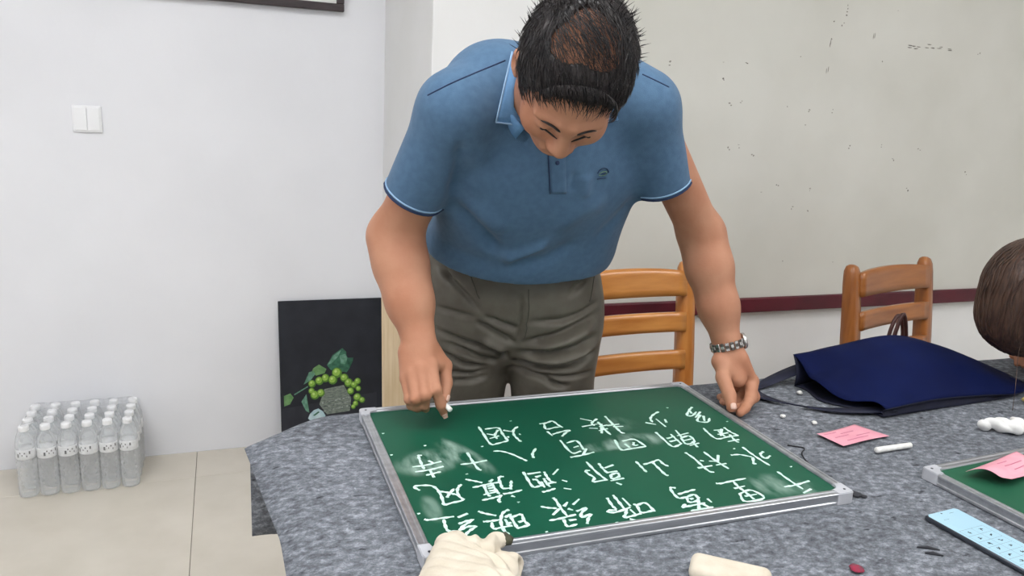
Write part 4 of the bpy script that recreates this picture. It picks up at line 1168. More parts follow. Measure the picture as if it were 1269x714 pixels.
# ------------------------------------------------------------------ the man
M_SKIN = mat('tanned_skin', srgb(184, 134, 107), 0.52, col2=srgb(172, 118, 91), scale=14, detail=5, bump=0.12, bump_scale=260, spec=0.35)
M_HAIR = mat('black_hair', srgb(24, 22, 24), 0.42, col2=srgb(40, 34, 34), scale=60, spec=0.5)
M_SHIRT = mat('blue_polo_knit', srgb(80, 109, 137), 0.85, col2=srgb(74, 102, 130), scale=80, bump=0.25, bump_scale=700, spec=0.2, sheen=0.1)
M_SHIRTTRIM = mat('navy_trim', srgb(34, 50, 82), 0.8)
M_SHIRTPALE = mat('pale_blue_trim', srgb(140, 172, 204), 0.8)
M_COLLAR = mat('collar_knit', srgb(104, 146, 188), 0.85, col2=srgb(96, 138, 180), scale=90, bump=0.2, bump_scale=900, spec=0.2)
M_TROUSER = mat('olive_grey_trousers', srgb(100, 96, 86), 0.42, col2=srgb(90, 85, 76), scale=30, bump=0.1, bump_scale=600, spec=0.4)
M_SHOE = mat('black_shoe', srgb(30, 30, 32), 0.4)
M_WATCH = mat('steel_watch', srgb(200, 198, 194), 0.25, metal=0.9)
M_WATCHDARK = mat('watch_dark_steel', srgb(110, 106, 102), 0.35, metal=0.9)
M_NAIL = mat('nail', srgb(214, 178, 162), 0.3)

def unit(v): v = V3(v); return v / np.linalg.norm(v)
HEAD = V3((0.488, 1.090, 1.385))
pa, ph_, ps = math.radians(25), math.radians(7), math.radians(14)      # head bowed, tilted and turned
h_ = V3((-math.sin(ps), -math.cos(ps), 0)); z_ = V3((0, 0, 1)); s_ = np.cross(h_, z_)
if s_[0] < 0: s_ = -s_
z2 = math.cos(ph_) * z_ + math.sin(ph_) * s_
HU = math.cos(pa) * h_ + math.sin(pa) * z2; HF = math.sin(pa) * h_ - math.cos(pa) * z2
HR = np.cross(HF, HU)
if HR[0] < 0: HR = -HR
AX = np.stack([HR, HF, HU])
def hd(r, f, u): return HEAD + r * HR + f * HF + u * HU

R_SH, R_EL = V3((0.372, 1.292, 1.322)), V3((0.299, 1.432, 1.085))
L_SH, L_EL = V3((0.726, 1.292, 1.345)), V3((0.924, 1.355, 1.098))
R_WR, L_WR = V3(R_WRIST), V3(L_WRIST)

def build_body():
    F = Field((0.20, 0.93, 0.755), (1.06, 1.52, 1.53), 0.0026)
    # trunk inside the shirt, neck
    F.ell((0.545, 1.375, 1.25), (0.165, 0.10, 0.13), 0.03)
    F.cap((0.57, 1.46, 1.12), (0.55, 1.38, 1.27), 0.10, 0.10, 0.05)
    F.cap((0.525, 1.300, 1.335), hd(0, -0.030, -0.055), 0.066, 0.060, 0.03)
    F.cap(R_SH + V3((0.06, 0.02, 0.01)), R_SH, 0.055, 0.050, 0.03)
    F.cap(L_SH + V3((-0.06, 0.02, 0.01)), L_SH, 0.055, 0.050, 0.03)
    # arms
    for S, E, Wp, fat in ((R_SH, R_EL, R_WR, 1.0), (L_SH, L_EL, L_WR, 0.94)):
        F.cap(S, E, 0.048 * fat, 0.045 * fat, 0.03)
        m1 = E + (Wp - E) * 0.28; m2 = E + (Wp - E) * 0.62
        F.chain([E, m1, m2, Wp], [0.045 * fat, 0.0455 * fat, 0.0385 * fat, 0.0270], 0.035)
    # head
    F.ell(hd(0, -0.008, 0.030), (0.0775, 0.0965, 0.090), 0.02, AX)
    F.ell(hd(0, 0.030, -0.040), (0.063, 0.064, 0.078), 0.03, AX)
    F.ell(hd(0, 0.068, -0.088), (0.026, 0.022, 0.020), 0.025, AX)
    for s in (-1, 1):
        F.ell(hd(s * 0.040, 0.060, -0.028), (0.024, 0.026, 0.024), 0.02, AX)          # cheek
        F.cap(hd(s * 0.012, 0.090, 0.022), hd(s * 0.044, 0.076, 0.020), 0.0105, 0.0095, 0.012)   # brow
        F.ell(hd(s * 0.032, 0.094, 0.001), (0.015, 0.012, 0.010), 0.008, AX, cut=True)
        F.ell(hd(s * 0.032, 0.0775, 0.000), (0.0145, 0.0135, 0.012), 0.004, AX)       # closed lid
        F.ell(hd(s * 0.0795, -0.006, -0.006), (0.008, 0.017, 0.030), 0.006, AX)       # ear
        F.ell(hd(s * 0.0850, -0.010, 0.000), (0.007, 0.014, 0.024), 0.005, AX)
        F.ell(hd(s * 0.0900, -0.004, 0.000), (0.006, 0.009, 0.014), 0.003, AX, cut=True)
        F.ell(hd(s * 0.0130, 0.097, -0.036), (0.009, 0.010, 0.0085), 0.006, AX)        # nostril wing
    F.cap(hd(0, 0.090, 0.012), hd(0, 0.107, -0.030), 0.0095, 0.0120, 0.012)            # nose
    F.ell(hd(0, 0.105, -0.033), (0.0125, 0.010, 0.0095), 0.006, AX)
    F.cap(hd(-0.020, 0.090, -0.062), hd(0.020, 0.090, -0.062), 0.0065, 0.0065, 0.008)  # lips
    F.cap(hd(-0.017, 0.088, -0.073), hd(0.017, 0.088, -0.073), 0.0070, 0.0070, 0.006)
    F.cap(hd(-0.022, 0.099, -0.0675), hd(0.022, 0.099, -0.0675), 0.0022, 0.0022, 0.003, cut=True)
    # hands
    for H, Wp, El, g in ((R_HAND, R_WR, R_EL, 1.0), (L_HAND, L_WR, L_EL, 1.15)):
        mc = {k: V3(H[k][0]) for k in ('index', 'middle', 'ring', 'pinky')}
        across = unit(mc['pinky'] - mc['index'])
        fd = unit((mc['middle'] + mc['ring']) / 2 - Wp)
        nrm = unit(np.cross(across, fd))
        F.cap(Wp - 0.02 * unit(Wp - El), Wp + 0.012 * fd, 0.0285, 0.0285, 0.015, flat=(nrm, 0.78))
        for k, r in (('index', 0.0145), ('middle', 0.0145), ('ring', 0.0135), ('pinky', 0.0125)):
            a = Wp + across * (mc[k] - Wp).dot(across) * 0.45 + 0.010 * fd
            F.cap(a, mc[k], 0.0175, r * 0.92, 0.014, flat=(nrm, 0.85))
        for k, rr in (('index', (.0125, .0100, .0088, .0074)), ('middle', (.0125, .0100, .0088, .0074)), ('ring', (.0120, .0095, .0084, .0070)), ('pinky', (.0108, .0082, .0073, .0062))):
            rr = [g * x for x in rr]
            F.chain([V3(p) for p in H[k]], rr, 0.0045)
            F.ell(V3(H[k][1]), (rr[1] * 1.06,) * 3, 0.004)
        T = [V3(p) for p in H['thumb']]
        F.cap(Wp + 0.3 * (T[0] - Wp), T[1], 0.020, 0.0135, 0.014)
        F.cap(T[0], (T[1] + mc['index']) / 2, 0.014, 0.010, 0.014)
        F.chain(T[1:], (0.0130 * g, 0.0112 * g, 0.0088 * g), 0.005)
        if g > 1: F.cap(Wp, (T[1] + mc['index']) / 2, 0.024, 0.016, 0.012)
    return F.mesh(2, 0.5)

bv, bq = build_body()
man = from_np('person', bv, bq, M_SKIN)
tag(man, 'man in blue polo shirt leaning over the chalkboard with chalk in hand', 'person')
body_tree = bvh_of(bv, bq)

def nail(tip, prev, towards, w, parent):
    tip, prev, towards = V3(tip), V3(prev), unit(towards)
    d = unit(tip - prev); n = unit(towards - d * (towards @ d)); s = np.cross(d, n)
    G = np.zeros((7, 7, 3))
    for i in range(7):
        for j in range(7):
            a, b = i / 3 - 1, j / 3 - 1
            rad = math.sqrt(a * a + b * b); k = max(abs(a), abs(b)) / rad if rad > 0 else 1
            a, b = a * (0.45 + 0.55 * k), b * (0.45 + 0.55 * k)
            q = tip + d * (0.001 + 0.0060 * a) + s * (w * b) + n * 0.02
            hit = body_tree.ray_cast(Vector(q), Vector(-n), 0.04)
            q = V3(hit[0]) if hit[0] is not None else tip + d * (0.006 * a) + s * w * b + n * 0.008
            G[i, j] = q + n * 0.0005
    return grid_solid('fingernail', G, 0.0006, M_NAIL, parent)
nail(L_HAND['thumb'][3], L_HAND['thumb'][2], (-0.2, -1, 0.6), 0.0062, man)
nail(R_HAND['index'][3], R_HAND['index'][2], (-0.2, -1, 0.3), 0.0050, man)
nail(R_HAND['thumb'][3], R_HAND['thumb'][2], (0.7, -0.6, 0.2), 0.0055, man)

# eyebrows and lash lines
for s in (-1, 1):
    pts = on_surface(body_tree, [hd(s * r, 0.10, u) for r, u in ((0.012, 0.021), (0.024, 0.026), (0.036, 0.026), (0.047, 0.020))], 0.0008)
    tube('eyebrow', spline(pts, 12), [0.0012] + [0.0036] * 7 + [0.003, 0.0025, 0.0018, 0.001], M_HAIR, man, 6, 0.5)
    pts = on_surface(body_tree, [hd(s * r, 0.105, u) for r, u in ((0.020, -0.004), (0.028, -0.007), (0.036, -0.007), (0.045, -0.003))], 0.0004)
    tube('eyelashes', spline(pts, 10), [0.0006] + [0.0016] * 8 + [0.0006], M_HAIR, man, 6)

# hair: close cap on sides, back and fringe, thin combed strands over the crown
def to_world(v): return HEAD + v @ AX
def build_hair():
    F = Field((-0.12, -0.14, -0.11), (0.12, 0.14, 0.16), 0.0028)
    F.ell((0, -0.010, 0.031), (0.0835, 0.1035, 0.0965), 0.01)
    F.cap((0, -0.07, -0.02), (0, -0.055, -0.06), 0.060, 0.050, 0.03)
    F.halfspace_cut((0, 0.080, 0.080), (0, 0.86, -0.51), 0.006)
    F.cap((-0.022, 0.010, 0.095), (-0.022, 0.010, 0.2), 0.030, 0.030, 0.006, cut=True)
    F.cap((0.012, 0.008, 0.095), (0.012, 0.008, 0.2), 0.036, 0.036, 0.006, cut=True)
    F.cap((-0.004, -0.014, 0.100), (-0.004, -0.014, 0.2), 0.028, 0.030, 0.006, cut=True)
    for s in (-1, 1):
        F.ell((s * 0.085, 0.0, -0.012), (0.022, 0.022, 0.030), 0.006, cut=True)
    v, q = F.mesh(1)
    n = normals(v, q)
    v = v + n * (0.0012 * np.sin(v[:, :1] * 900 + 6 * np.sin(v[:, 1:2] * 60)) )
    return to_world(v), q
hv, hq = build_hair()
hair = from_np('hair', hv, hq, M_HAIR, man)
hair['label'] = 'short black hair thinning over the crown'

def strands(n_side, n_top, n_spike):
    C = V3((0, -0.009, 0.030)); R = V3((0.0825, 0.1025, 0.0955))
    K = V3((0.0, -0.075, 0.085))
    V, Fc = [], []
    def put(path, r0):
        base = len(V)
        for i, p in enumerate(path):
            t = unit(path[min(i + 1, len(path) - 1)] - path[max(i - 1, 0)])
            a = unit(np.cross(t, (0.3, 0.5, 0.8))); b = np.cross(t, a)
            r = r0 * (1 - 0.85 * (i / (len(path) - 1)) ** 2)
            for k in range(3):
                V.append(p + r * (math.cos(2.094 * k) * a + math.sin(2.094 * k) * b))
        for i in range(len(path) - 1):
            for k in range(3):
                Fc.append((base + 3 * i + k, base + 3 * i + (k + 1) % 3, base + 3 * i + 3 + (k + 1) % 3, base + 3 * i + 3 + k))
    def walk(p, dirf, length, lift, steps=7, wob=0.25):
        path = []; j = rng.normal(size=3) * wob
        q = p.copy()
        for i in range(steps):
            nrm = unit((q - C) / R ** 2)
            h = lift(i / (steps - 1))
            k0 = np.sqrt((((q - C) / R) ** 2).sum())
            path.append(C + (q - C) / k0 + nrm * h)
            d = dirf(q) + j
            d = d - nrm * (d @ nrm)
            q = C + (q - C) / k0 + unit(d) * length / steps
        return path
    def ok(p):
        r, f, u = p
        return 0.86 * (f - 0.080) - 0.51 * (u - 0.080) < 0 and u > -0.055 and not (abs(r) > 0.066 and abs(f) < 0.022 and u < 0.015)
    def bald(p): return math.hypot((p[0] + 0.002) / 0.051, (p[1] - 0.004) / 0.041) < 1 and p[2] > 0.07
    cnt = 0
    while cnt < n_side:
        d = unit(rng.normal(size=3)); p = C + R * d
        if not ok(p) or bald(p): continue
        cnt += 1
        away = lambda q: unit(q - K) + V3((0.15, 0.25, 0))
        L = rng.uniform(0.018, 0.034)
        e = rng.uniform(0.002, 0.007)
        path = walk(p, away, L, lambda t, e=e: 0.001 + e * t)
        if (bald(path[-1]) or bald(path[3])) and rng.random() < 0.6: continue
        put(path, 0.0007)
    cnt = 0
    while cnt < n_top:                      # long strands combed over the thin crown
        x = rng.uniform(-0.055, 0.04); y = rng.uniform(-0.055, 0.03)
        z = 1 - (x / R[0]) ** 2 - ((y) / R[1]) ** 2
        if z <= 0: continue
        p = C + V3((x, y, R[2] * math.sqrt(z)))
        cnt += 1
        fl = lambda q: V3((0.55, 0.85, 0))
        put(walk(p, fl, rng.uniform(0.04, 0.075), lambda t: 0.0008 + 0.003 * math.sin(3.1 * t), 9, 0.16), 0.0008)
    cnt = 0
    while cnt < n_spike:                    # lifted tips along the rim
        d = unit(rng.normal(size=3)); p = C + R * d
        if p[1] > -0.01 or p[2] < 0.02 or bald(p): continue
        cnt += 1
        nrm = unit((p - C) / R ** 2)
        out = unit(nrm + 0.75 * unit(V3((rng.normal() * .5 + .3, -0.4, 0.5))))
        L = rng.uniform(0.012, 0.024)
        put([p + out * L * t + V3((0, 0, 0)) - nrm * 0.002 for t in (0, .35, .7, 1)], 0.0008)
    cnt = 0
    while cnt < 680:                        # thin short hairs left on the crown
        p = C + R * unit(rng.normal(size=3))
        if not bald(p): continue
        cnt += 1
        put(walk(p, lambda q: V3((0.5, 0.8, 0)), rng.uniform(0.012, 0.026), lambda t: 0.0006 + 0.0015 * t, 4, 0.35), 0.00042)
    for k in range(170):                    # fringe swept over the forehead
        x = rng.uniform(-0.050, 0.060)
        z = 1 - (x / R[0]) ** 2 - (0.072 / R[1]) ** 2
        if z <= 0: continue
        p = C + V3((x, 0.072, R[2] * math.sqrt(z)))
        put(walk(p, lambda q: V3((0.35, 0.7, -0.6)), rng.uniform(0.020, 0.040 if abs(x - 0.0) < .02 else 0.03), lambda t: 0.006 + 0.004 * math.sin(3 * t), 7, 0.18), 0.0009)
    return to_world(np.array(V)), np.array(Fc)
sv, sf = strands(2800, 120, 300)
tag(from_np('hair_strands', sv, sf, M_HAIR, hair), kind='stuff')

# polo shirt
SL_R, SL_L = V3((0.316, 1.372, 1.165)), V3((0.806, 1.322, 1.196))
def build_shirt():
    F = Field((0.20, 1.08, 0.93), (0.92, 1.72, 1.50), 0.004)
    F.ell((0.582, 1.515, 1.055), (0.203, 0.140, 0.13), 0.06)
    tx = unit((-0.08, -0.50, 0.86)); ay = unit(np.cross(tx, (1, 0, 0.04))); axx = np.cross(ay, tx)
    A = np.stack([axx, ay, tx])
    F.ell((0.556, 1.395, 1.215), (0.200, 0.128, 0.19), 0.07, A)
    F.ell((0.548, 1.385, 1.310), (0.178, 0.108, 0.110), 0.06)
    F.ell((0.475, 1.355, 1.378), (0.095, 0.070, 0.066), 0.05)
    F.ell((0.640, 1.345, 1.385), (0.110, 0.070, 0.058), 0.05)
    F.cap((0.45, 1.325, 1.355), R_SH, 0.075, 0.064, 0.05)
    F.cap((0.65, 1.325, 1.370), L_SH, 0.075, 0.062, 0.05)
    F.cap((0.700, 1.375, 1.245), (0.690, 1.475, 1.075), 0.078, 0.085, 0.05)
    F2 = Field((0.20, 1.08, 0.93), (0.92, 1.72, 1.50), 0.004)      # sleeves cut off square, then joined to the trunk
    for S, end, r0, r1 in ((R_SH, SL_R, 0.064, 0.052), (L_SH, SL_L, 0.062, 0.051)):
        d = unit(end - S)
        F2.cap(S, end + d * 0.03, r0, r1, 0.03)
        F2.halfspace_cut(end, d, 0.004, end - 0.085, end + 0.085)
    F.blend(F2.f, (slice(None),) * 3, 0.03)
    F.halfspace_cut((0.52, 1.385, 0.988), (0.0, 0.395, -0.918), 0.004, (0.34, 1.2, 0.9), (0.86, 1.75, 1.16))
    # neck opening
    F.cap(hd(0, 0.01, -0.05), (0.523, 1.272, 1.350), 0.070, 0.058, 0.008, cut=True)
    v, q = F.mesh(2)
    return crease(v, q, SHIRT_FOLDS), q
pv, pq = build_shirt()
shirt = from_np('polo_shirt', pv, pq, M_SHIRT, man)
shirt['label'] = 'blue short-sleeved polo shirt'
st = bvh_of(pv, pq)
def ring_on(tree, c, axis, rad, n=28):
    axis = unit(axis); a = unit(np.cross(axis, (0, 1, 0.3))); b = np.cross(axis, a); out = []
    for k in range(n):
        dirv = math.cos(6.28319 * k / n) * a + math.sin(6.28319 * k / n) * b
        hit = tree.ray_cast(Vector(c), Vector(dirv), rad)
        out.append(hit[0] + Vector(dirv) * 0.0004 if hit[0] is not None else Vector(c + dirv * 0.052))
    return out + [out[0], out[1]]
for S, end in ((R_SH, SL_R), (L_SH, SL_L)):
    d = unit(end - S)
    tube('sleeve_trim', ring_on(st, end - d * 0.005, d, 0.062), 0.0026, M_SHIRTTRIM, shirt, 6)
    tube('sleeve_piping', ring_on(st, end - d * 0.011, d, 0.062), 0.0017, M_SHIRTPALE, shirt, 6)
tube('shoulder_seam', cast_onto(st, spline(SEAM_R, 26), 0.0), 0.0014, M_SHIRTTRIM, shirt, 6)
tube('shoulder_seam', cast_onto(st, spline(SEAM_L, 16), 0.0), 0.0014, M_SHIRTTRIM, shirt, 6)
# placket with two buttons
pl = cast_onto(st, spline(PLACKET, 16), 0.0008)
G = np.zeros((16, 5, 3))
for i, p in enumerate(pl):
    row = on_surface(st, [Vector(p) + Vector((0.016 * (k - 2) / 2, 0, 0)) for k in range(5)], 0.0012)
    G[i] = np.array(row)
grid_solid('placket', G, 0.001, M_SHIRT, shirt)
tube('placket_edge', [Vector(g) for g in G[:, 0]], 0.0011, M_SHIRTTRIM, shirt, 6)
for i in (3,):
    c = G[i, 2]; bm = bmesh.new(); bmesh.ops.create_uvsphere(bm, u_segments=10, v_segments=6, radius=0.004)
    for v in bm.verts: v.co = Vector(c) + Vector((v.co.x, v.co.y * 0.5 - 0.001, v.co.z))
    from_bm('button', bm, M_SHIRTTRIM, shirt, True)
# small chest emblem: arch, green shape, bar
lc = cast_onto(st, [LOGO], 0.0)[0]
def mark(name, pts, r, m):
    tube(name, on_surface(st, [lc + Vector((x / 1000, 0, z / 1000)) for x, z in pts], 0.0006), r, m, shirt, 6, 0.4)
M_LOGOGREEN = mat('emblem_green', srgb(88, 122, 92), 0.8, col2=srgb(120, 150, 130), scale=300)
mark('emblem_arch', [(-14, 1), (-12, 6), (-6, 9.5), (0, 10.5), (6, 9), (11, 5), (13, 1)], 0.0016, M_SHIRTTRIM)
mark('emblem_bar', [(-11, -10), (0, -9.5), (10, -9.5)], 0.0019, M_SHIRTTRIM)
mark('emblem_figure', [(-9, -3), (-4, -4.5), (3, -4), (10, -1), (8, 3), (0, 3.5), (-6, 2), (-9, -1)], 0.0016, M_LOGOGREEN)
mark('emblem_figure', [(-4, -0.6), (6, 0.2)], 0.0020, M_SHIRTTRIM)

# collar: a band round the neck and two leaves
def collar():
    nb0 = V3((0.523, 1.262, 1.352)); axn = unit(hd(0, -0.02, -0.05) - V3((0.525, 1.300, 1.335)))
    a = unit(np.cross(axn, (0, 0, 1))); b = np.cross(a, axn)
    if a[0] < 0: a = -a
    if b[2] < 0: b = -b
    n = 40; G = np.zeros((n, 6, 3))
    for i in range(n):
        t = -0.80 * math.pi + 1.60 * math.pi * i / (n - 1)      # open towards the throat
        for k in range(6):
            u = k / 5
            r = 0.070 + 0.020 * u
            p = nb0 + axn * (0.022 - 0.034 * u * u + 0.012 * math.sin(math.pi * u)) + r * (math.sin(t) * a * 1.06 + math.cos(t) * b)
            G[i, k] = p
    return G
G = collar()
grid_solid('collar_band', G, 0.0025, M_COLLAR, shirt)
def leaf(corners, name):
    g = np.zeros((12, 8, 3)); c = [V3(p) for p in corners]
    for i in range(12):
        for k in range(8):
            s, t = i / 11, k / 7
            p = c[0] * (1 - s) * (1 - t) + c[1] * s * (1 - t) + c[2] * s * t + c[3] * (1 - s) * t
            p = V3(cast_onto(st, [p], 0.0)[0]) + V3((0, -0.006 - 0.010 * t, 0.002))
            g[i, k] = p
    o = grid_solid(name, g, 0.0025, M_COLLAR, shirt)
    tube('collar_edge', [Vector(x) for x in g[:, 0]], 0.0016, M_SHIRTPALE, o, 6)
    tube('collar_edge', [Vector(x) for x in g[-1, :]], 0.0016, M_SHIRTPALE, o, 6)
leaf(COLLAR_R, 'collar_leaf')
leaf([(0.612, 1.27, 1.430), (0.606, 1.165, 1.322), (0.560, 1.14, 1.318), (0.600, 1.20, 1.392)], 'collar_leaf')

# trousers
def build_trousers():
    F = Field((0.34, 1.40, 0.03), (0.88, 1.80, 1.10), 0.0045)
    ca_, sa_ = math.cos(math.radians(-20)), math.sin(math.radians(-20))
    A = np.array([[ca_, sa_, 0], [-sa_, ca_, 0], [0, 0, 1]])         # hips turned towards the board
    F.ell((0.590, 1.572, 0.985), (0.190, 0.118, 0.13), 0.05, A)
    F.ell((0.596, 1.575, 0.900), (0.208, 0.126, 0.14), 0.05, A)
    for x0, y0, x1, x2 in ((0.502, 1.607, 0.494, 0.486), (0.686, 1.535, 0.694, 0.704)):
        F.chain([(x0, y0, 0.85), (x0, y0 - 0.004, 0.70), (x1, y0, 0.46), (x2, y0 + 0.03, 0.09)], (0.108, 0.093, 0.082, 0.070), 0.02)
    F.halfspace_cut((0, 0, 1.06), (0, 0, 1), 0.004)
    for z, r in [(0.752 - 0.006 * k, 0.0035 + 0.0006 * k) for k in range(20)]:
        F.cap((0.541, 1.42, z + 0.02), (0.653, 1.72, z - 0.09), r, r, 0.006, cut=True)
    F.halfspace_cut((0, 0, 0.045), (0, 0, -1), 0.004)
    v, q = F.mesh(2)
    v = crease(v, q, TROUSER_FOLDS)
    w = 0.003 * np.sin(v[:, 2] * 55 + 3 * np.sin(v[:, 0] * 30)) * np.clip((0.72 - v[:, 2]) * 5, 0, 1)
    return v + normals(v, q) * w[:, None], q
tv, tq = build_trousers()
trs = from_np('trousers', tv, tq, M_TROUSER, man)
trs['label'] = 'olive grey creased trousers'
tt = bvh_of(tv, tq)
M_STITCH = mat('trouser_seam', srgb(70, 66, 58), 0.6)
tube('fly_seam', on_surface(tt, spline([(0.572, 1.40, 0.975), (0.573, 1.40, 0.92), (0.571, 1.40, 0.84)], 14), 0.0002), 0.0012, M_STITCH, trs, 6)
tube('pocket_seam', on_surface(tt, spline([(0.405, 1.44, 1.035), (0.425, 1.42, 0.99), (0.448, 1.42, 0.945)], 14), 0.0002), 0.0013, M_STITCH, trs, 6)
tube('pocket_seam', on_surface(tt, spline([(0.775, 1.44, 1.03), (0.757, 1.42, 0.985), (0.735, 1.42, 0.94)], 14), 0.0002), 0.0013, M_STITCH, trs, 6)
for x, dy in ((0.486, 0.047), (0.704, -0.025)):
    bm = bmesh.new()
    prof = [(-0.10, 0.030, 0.045), (-0.06, 0.038, 0.062), (0.0, 0.040, 0.085), (0.06, 0.042, 0.085), (0.11, 0.034, 0.08)]
    rings = []
    for y, w, h in prof:
        rings.append([bm.verts.new((x + w * math.cos(a), 1.57 + dy + y * 1.15, max(0.002, 0.5 * h + 0.5 * h * math.sin(a) * 1.05))) for a in [6.2832 * k / 12 for k in range(12)]])
    for p, q in zip(rings, rings[1:]):
        for k in range(12): bm.faces.new((p[k], p[(k + 1) % 12], q[(k + 1) % 12], q[k]))
    bm.faces.new(rings[0][::-1]); bm.faces.new(rings[-1])
    from_bm('shoe', bm, M_SHOE, man, True)

# steel wristwatch on the left wrist
wdir = unit(L_WR - L_EL)
wc = L_WR - wdir * 0.012
wt = empty('wristwatch'); wt.parent = man
wt['label'] = 'steel link wristwatch'
a_ = unit(np.cross(wdir, (0, 1, 0))); b_ = np.cross(wdir, a_)
NL = 22
for k in range(NL):
    t = 2 * math.pi * (k + 0.5) / NL
    dirv = math.cos(t) * a_ + math.sin(t) * b_
    hit = body_tree.ray_cast(Vector(wc + dirv * 0.08), Vector(-dirv), 0.08)
    r = ((hit[0] - Vector(wc)).length if hit[0] is not None else 0.03) + 0.0035
    tang = -math.sin(t) * a_ + math.cos(t) * b_
    M3 = Matrix((Vector(tang), Vector(wdir), Vector(dirv))).transposed()
    bm = bmesh.new()
    add_box(bm, (-0.0041, -0.0085, -0.0014), (0.0041, 0.0085, 0.0014), 0.001, 1)
    for v in bm.verts: v.co = M3 @ v.co + Vector(wc + dirv * r)
    lk = from_bm('strap_link', bm, M_WATCH if k % 2 else M_WATCHDARK, wt)
    bm = bmesh.new()
    add_box(bm, (-0.0036, -0.0032, 0.0008), (0.0036, 0.0032, 0.0022), 0.0008, 1)
    for v in bm.verts: v.co = M3 @ v.co + Vector(wc + dirv * r)
    from_bm('centre_link', bm, M_WATCHDARK if k % 2 else M_WATCH, lk)
dirv = unit(0.93 * V3((1, 0, 0)) + V3((0, -0.35, 0.1))); dirv = unit(dirv - wdir * (dirv @ wdir))
hit = body_tree.ray_cast(Vector(wc + dirv * 0.08), Vector(-dirv), 0.08)
r = (hit[0] - Vector(wc)).length + 0.001 if hit[0] is not None else 0.034
tang = np.cross(wdir, dirv)
M3 = Matrix((Vector(tang), Vector(wdir), Vector(dirv))).transposed()
bm = bmesh.new(); add_lathe(bm, [(0.0165, 0), (0.0172, 0.002), (0.0165, 0.006), (0.0145, 0.0075)], 24)
for v in bm.verts: v.co = M3 @ v.co + Vector(wc + dirv * r)
wcase = from_bm('watch_case', bm, M_WATCH, wt, True)

# chalk held between thumb and index finger
ca, cb = V3(R_CHALK[0]), V3(R_CHALK[1])
tag(stick('held_chalk', ca, cb + unit(cb - ca) * 0.002, 0.0048, M_CHALKSTICK), 'short stub of white chalk pinched in the man\'s fingers', 'chalk')

# ------------------------------------------------------------------ second person at the table's right end, mostly outside the picture
M_BROWNHAIR = mat('brown_hair', srgb(88, 66, 54), 0.42, col2=srgb(58, 42, 36), scale=55, stretch=(3, 3, 0.5), spec=0.5)
M_DARKTOP = mat('dark_knit_top', srgb(58, 56, 62), 0.85, col2=srgb(50, 48, 54), scale=40, bump=0.2, bump_scale=300)
M_DARKSKIRT = mat('dark_trousers', srgb(40, 42, 50), 0.8)
WH = V3((1.690, 1.165, 0.985))
def build_woman():
    F = Field((1.50, 0.70, 0.72), (2.42, 1.45, 1.28), 0.005)
    F.ell(WH, (0.078, 0.085, 0.098), 0.02)
    F.ell(WH + V3((-0.03, -0.045, -0.05)), (0.05, 0.055, 0.06), 0.03)
    F.cap(WH + V3((0.04, 0.0, -0.02)), (1.86, 1.14, 1.02), 0.052, 0.058, 0.03)
    F.ell((2.02, 1.13, 1.0), (0.16, 0.17, 0.10), 0.05)
    for s, e, w, h in (((1.93, 0.97, 1.02), (1.84, 0.86, 0.86), (1.66, 0.86, 0.815), (1.60, 0.87, 0.806)), ((1.95, 1.28, 1.02), (2.02, 1.37, 0.88), (1.95, 1.34, 0.80), (1.91, 1.31, 0.79))):
        F.cap(s, e, 0.045, 0.038, 0.03); F.cap(e, w, 0.037, 0.026, 0.02); F.cap(w, h, 0.024, 0.018, 0.015, flat=((0, 0, 1), 0.7))
        hv_ = V3(h) - V3(w); sd = unit(np.cross(hv_, (0, 0, 1)))
        for k in range(4):
            a = V3(h) + sd * (k - 1.5) * 0.016
            F.chain([a, a + unit(hv_) * 0.03 + V3((0, 0, 0.004)), a + unit(hv_) * (0.052 - 0.006 * abs(k - 1.5)) + V3((0, 0, -0.012))], (0.0095, 0.0085, 0.0075), 0.005)
        F.chain([V3(w) + sd * 0.02, V3(h) + sd * 0.034, V3(h) + sd * 0.036 + unit(hv_) * 0.028], (0.012, 0.010, 0.0085), 0.006)
    return F.mesh(2)
wv, wq = build_woman()
wom = from_np('person', wv, wq, M_SKIN)
tag(wom, 'person with smooth brown hair bending over the right end of the table', 'person')
F = Field((1.50, 0.98, 0.82), (1.86, 1.36, 1.14), 0.004)
F.ell(WH + V3((0.004, 0.008, 0.012)), (0.112, 0.112, 0.122), 0.02)
F.ell(WH + V3((-0.010, 0.02, -0.06)), (0.088, 0.088, 0.078), 0.04)
F.ell(WH + V3((0.07, 0.0, -0.045)), (0.07, 0.08, 0.085), 0.03)
F.ell(WH + V3((-0.03, -0.12, -0.085)), (0.075, 0.070, 0.075), 0.015, cut=True)
v, q = F.mesh(2)
n_ = normals(v, q)
ang = np.arctan2(v[:, 0] - WH[0], -(v[:, 1] - WH[1]))
v = v + n_ * (0.0016 * np.sin(70 * ang + 6 * np.sin(v[:, 2] * 18)) + 0.0009 * np.sin(151 * ang + 3))[:, None]
wh = from_np('hair', v, q, M_BROWNHAIR, wom)
wh['label'] = 'smooth brown hair'
wtree = bvh_of(v, q)
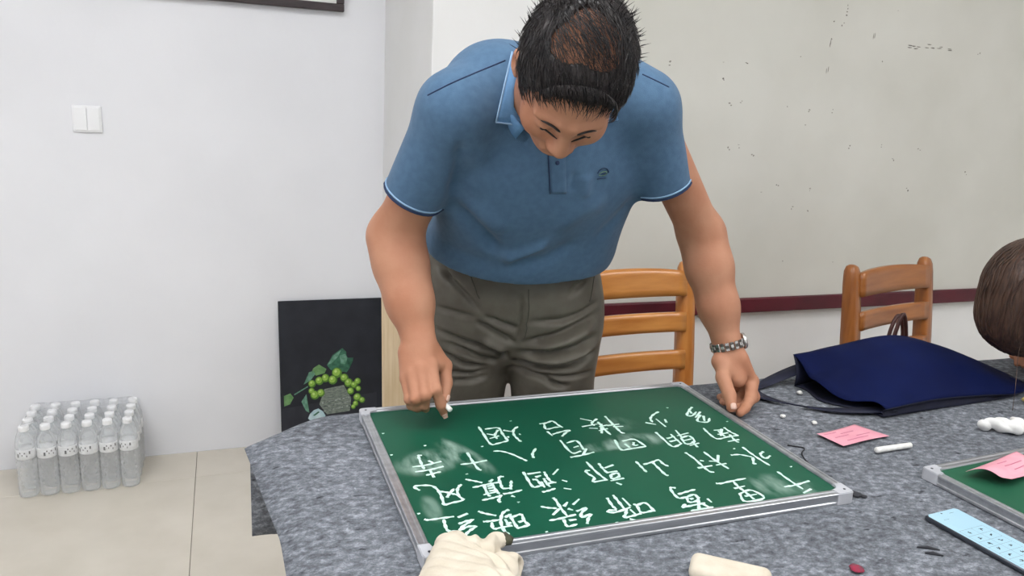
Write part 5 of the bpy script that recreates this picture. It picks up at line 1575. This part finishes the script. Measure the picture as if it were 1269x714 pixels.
for k in range(34):
    an = -2.6 + 2.4 * k / 33 + random.uniform(-.05, .05)
    pts = []
    for t in np.linspace(0.1, 1.0, 9):
        p = WH + V3((math.sin(an) * 0.16 * math.sin(t * 2.4), -math.cos(an) * 0.16 * math.sin(t * 2.4), 0.15 * math.cos(t * 2.4)))
        pts.append(p)
    pts = on_surface(wtree, pts, 0.0006)
    tube('hair_lock', spline(pts, 18), [0.0008] + [0.0016] * 16 + [0.0006], M_BROWNHAIR, wh, 5)
st_pts = spline([(1.605, 1.125, 0.895), (1.585, 1.110, 0.865), (1.560, 1.085, 0.815), (1.552, 1.075, 0.765)], 16)
tube('loose_strand', st_pts, 0.0006, M_BROWNHAIR, wh, 5)
F = Field((1.76, 0.76, 0.60), (2.46, 1.50, 1.26), 0.008)
F.ell((2.03, 1.13, 0.99), (0.185, 0.20, 0.125), 0.05)
F.cap((2.05, 1.13, 0.97), (2.24, 1.12, 0.86), 0.13, 0.14, 0.05)
for s, e in (((1.95, 0.98, 1.02), (1.84, 0.86, 0.87)), ((1.97, 1.28, 1.02), (2.02, 1.37, 0.89))):
    F.cap(s, e, 0.065, 0.050, 0.03)
F.halfspace_cut((1.86, 1.13, 1.04), (-1, 0, 0.35), 0.01, (1.7, 1.03, 0.9), (1.95, 1.25, 1.2))
v, q = F.mesh(2)
from_np('knit_top', v, q, M_DARKTOP, wom)
F = Field((2.08, 0.90, 0.03), (2.50, 1.36, 1.02), 0.01)
F.ell((2.28, 1.12, 0.85), (0.14, 0.175, 0.13), 0.04)
for y in (1.03, 1.21):
    F.chain([(2.29, y, 0.80), (2.28, y, 0.45), (2.30, y, 0.06)], (0.085, 0.062, 0.045), 0.03)
F.halfspace_cut((0, 0, 0.04), (0, 0, -1), 0.01)
v, q = F.mesh(2)
from_np('trousers', v, q, M_DARKSKIRT, wom)
for y in (1.03, 1.21):
    bm = bmesh.new(); add_box(bm, (2.14, y - 0.045, 0.0), (2.36, y + 0.045, 0.075), 0.028, 3)
    from_bm('shoe', bm, M_SHOE, wom, True)
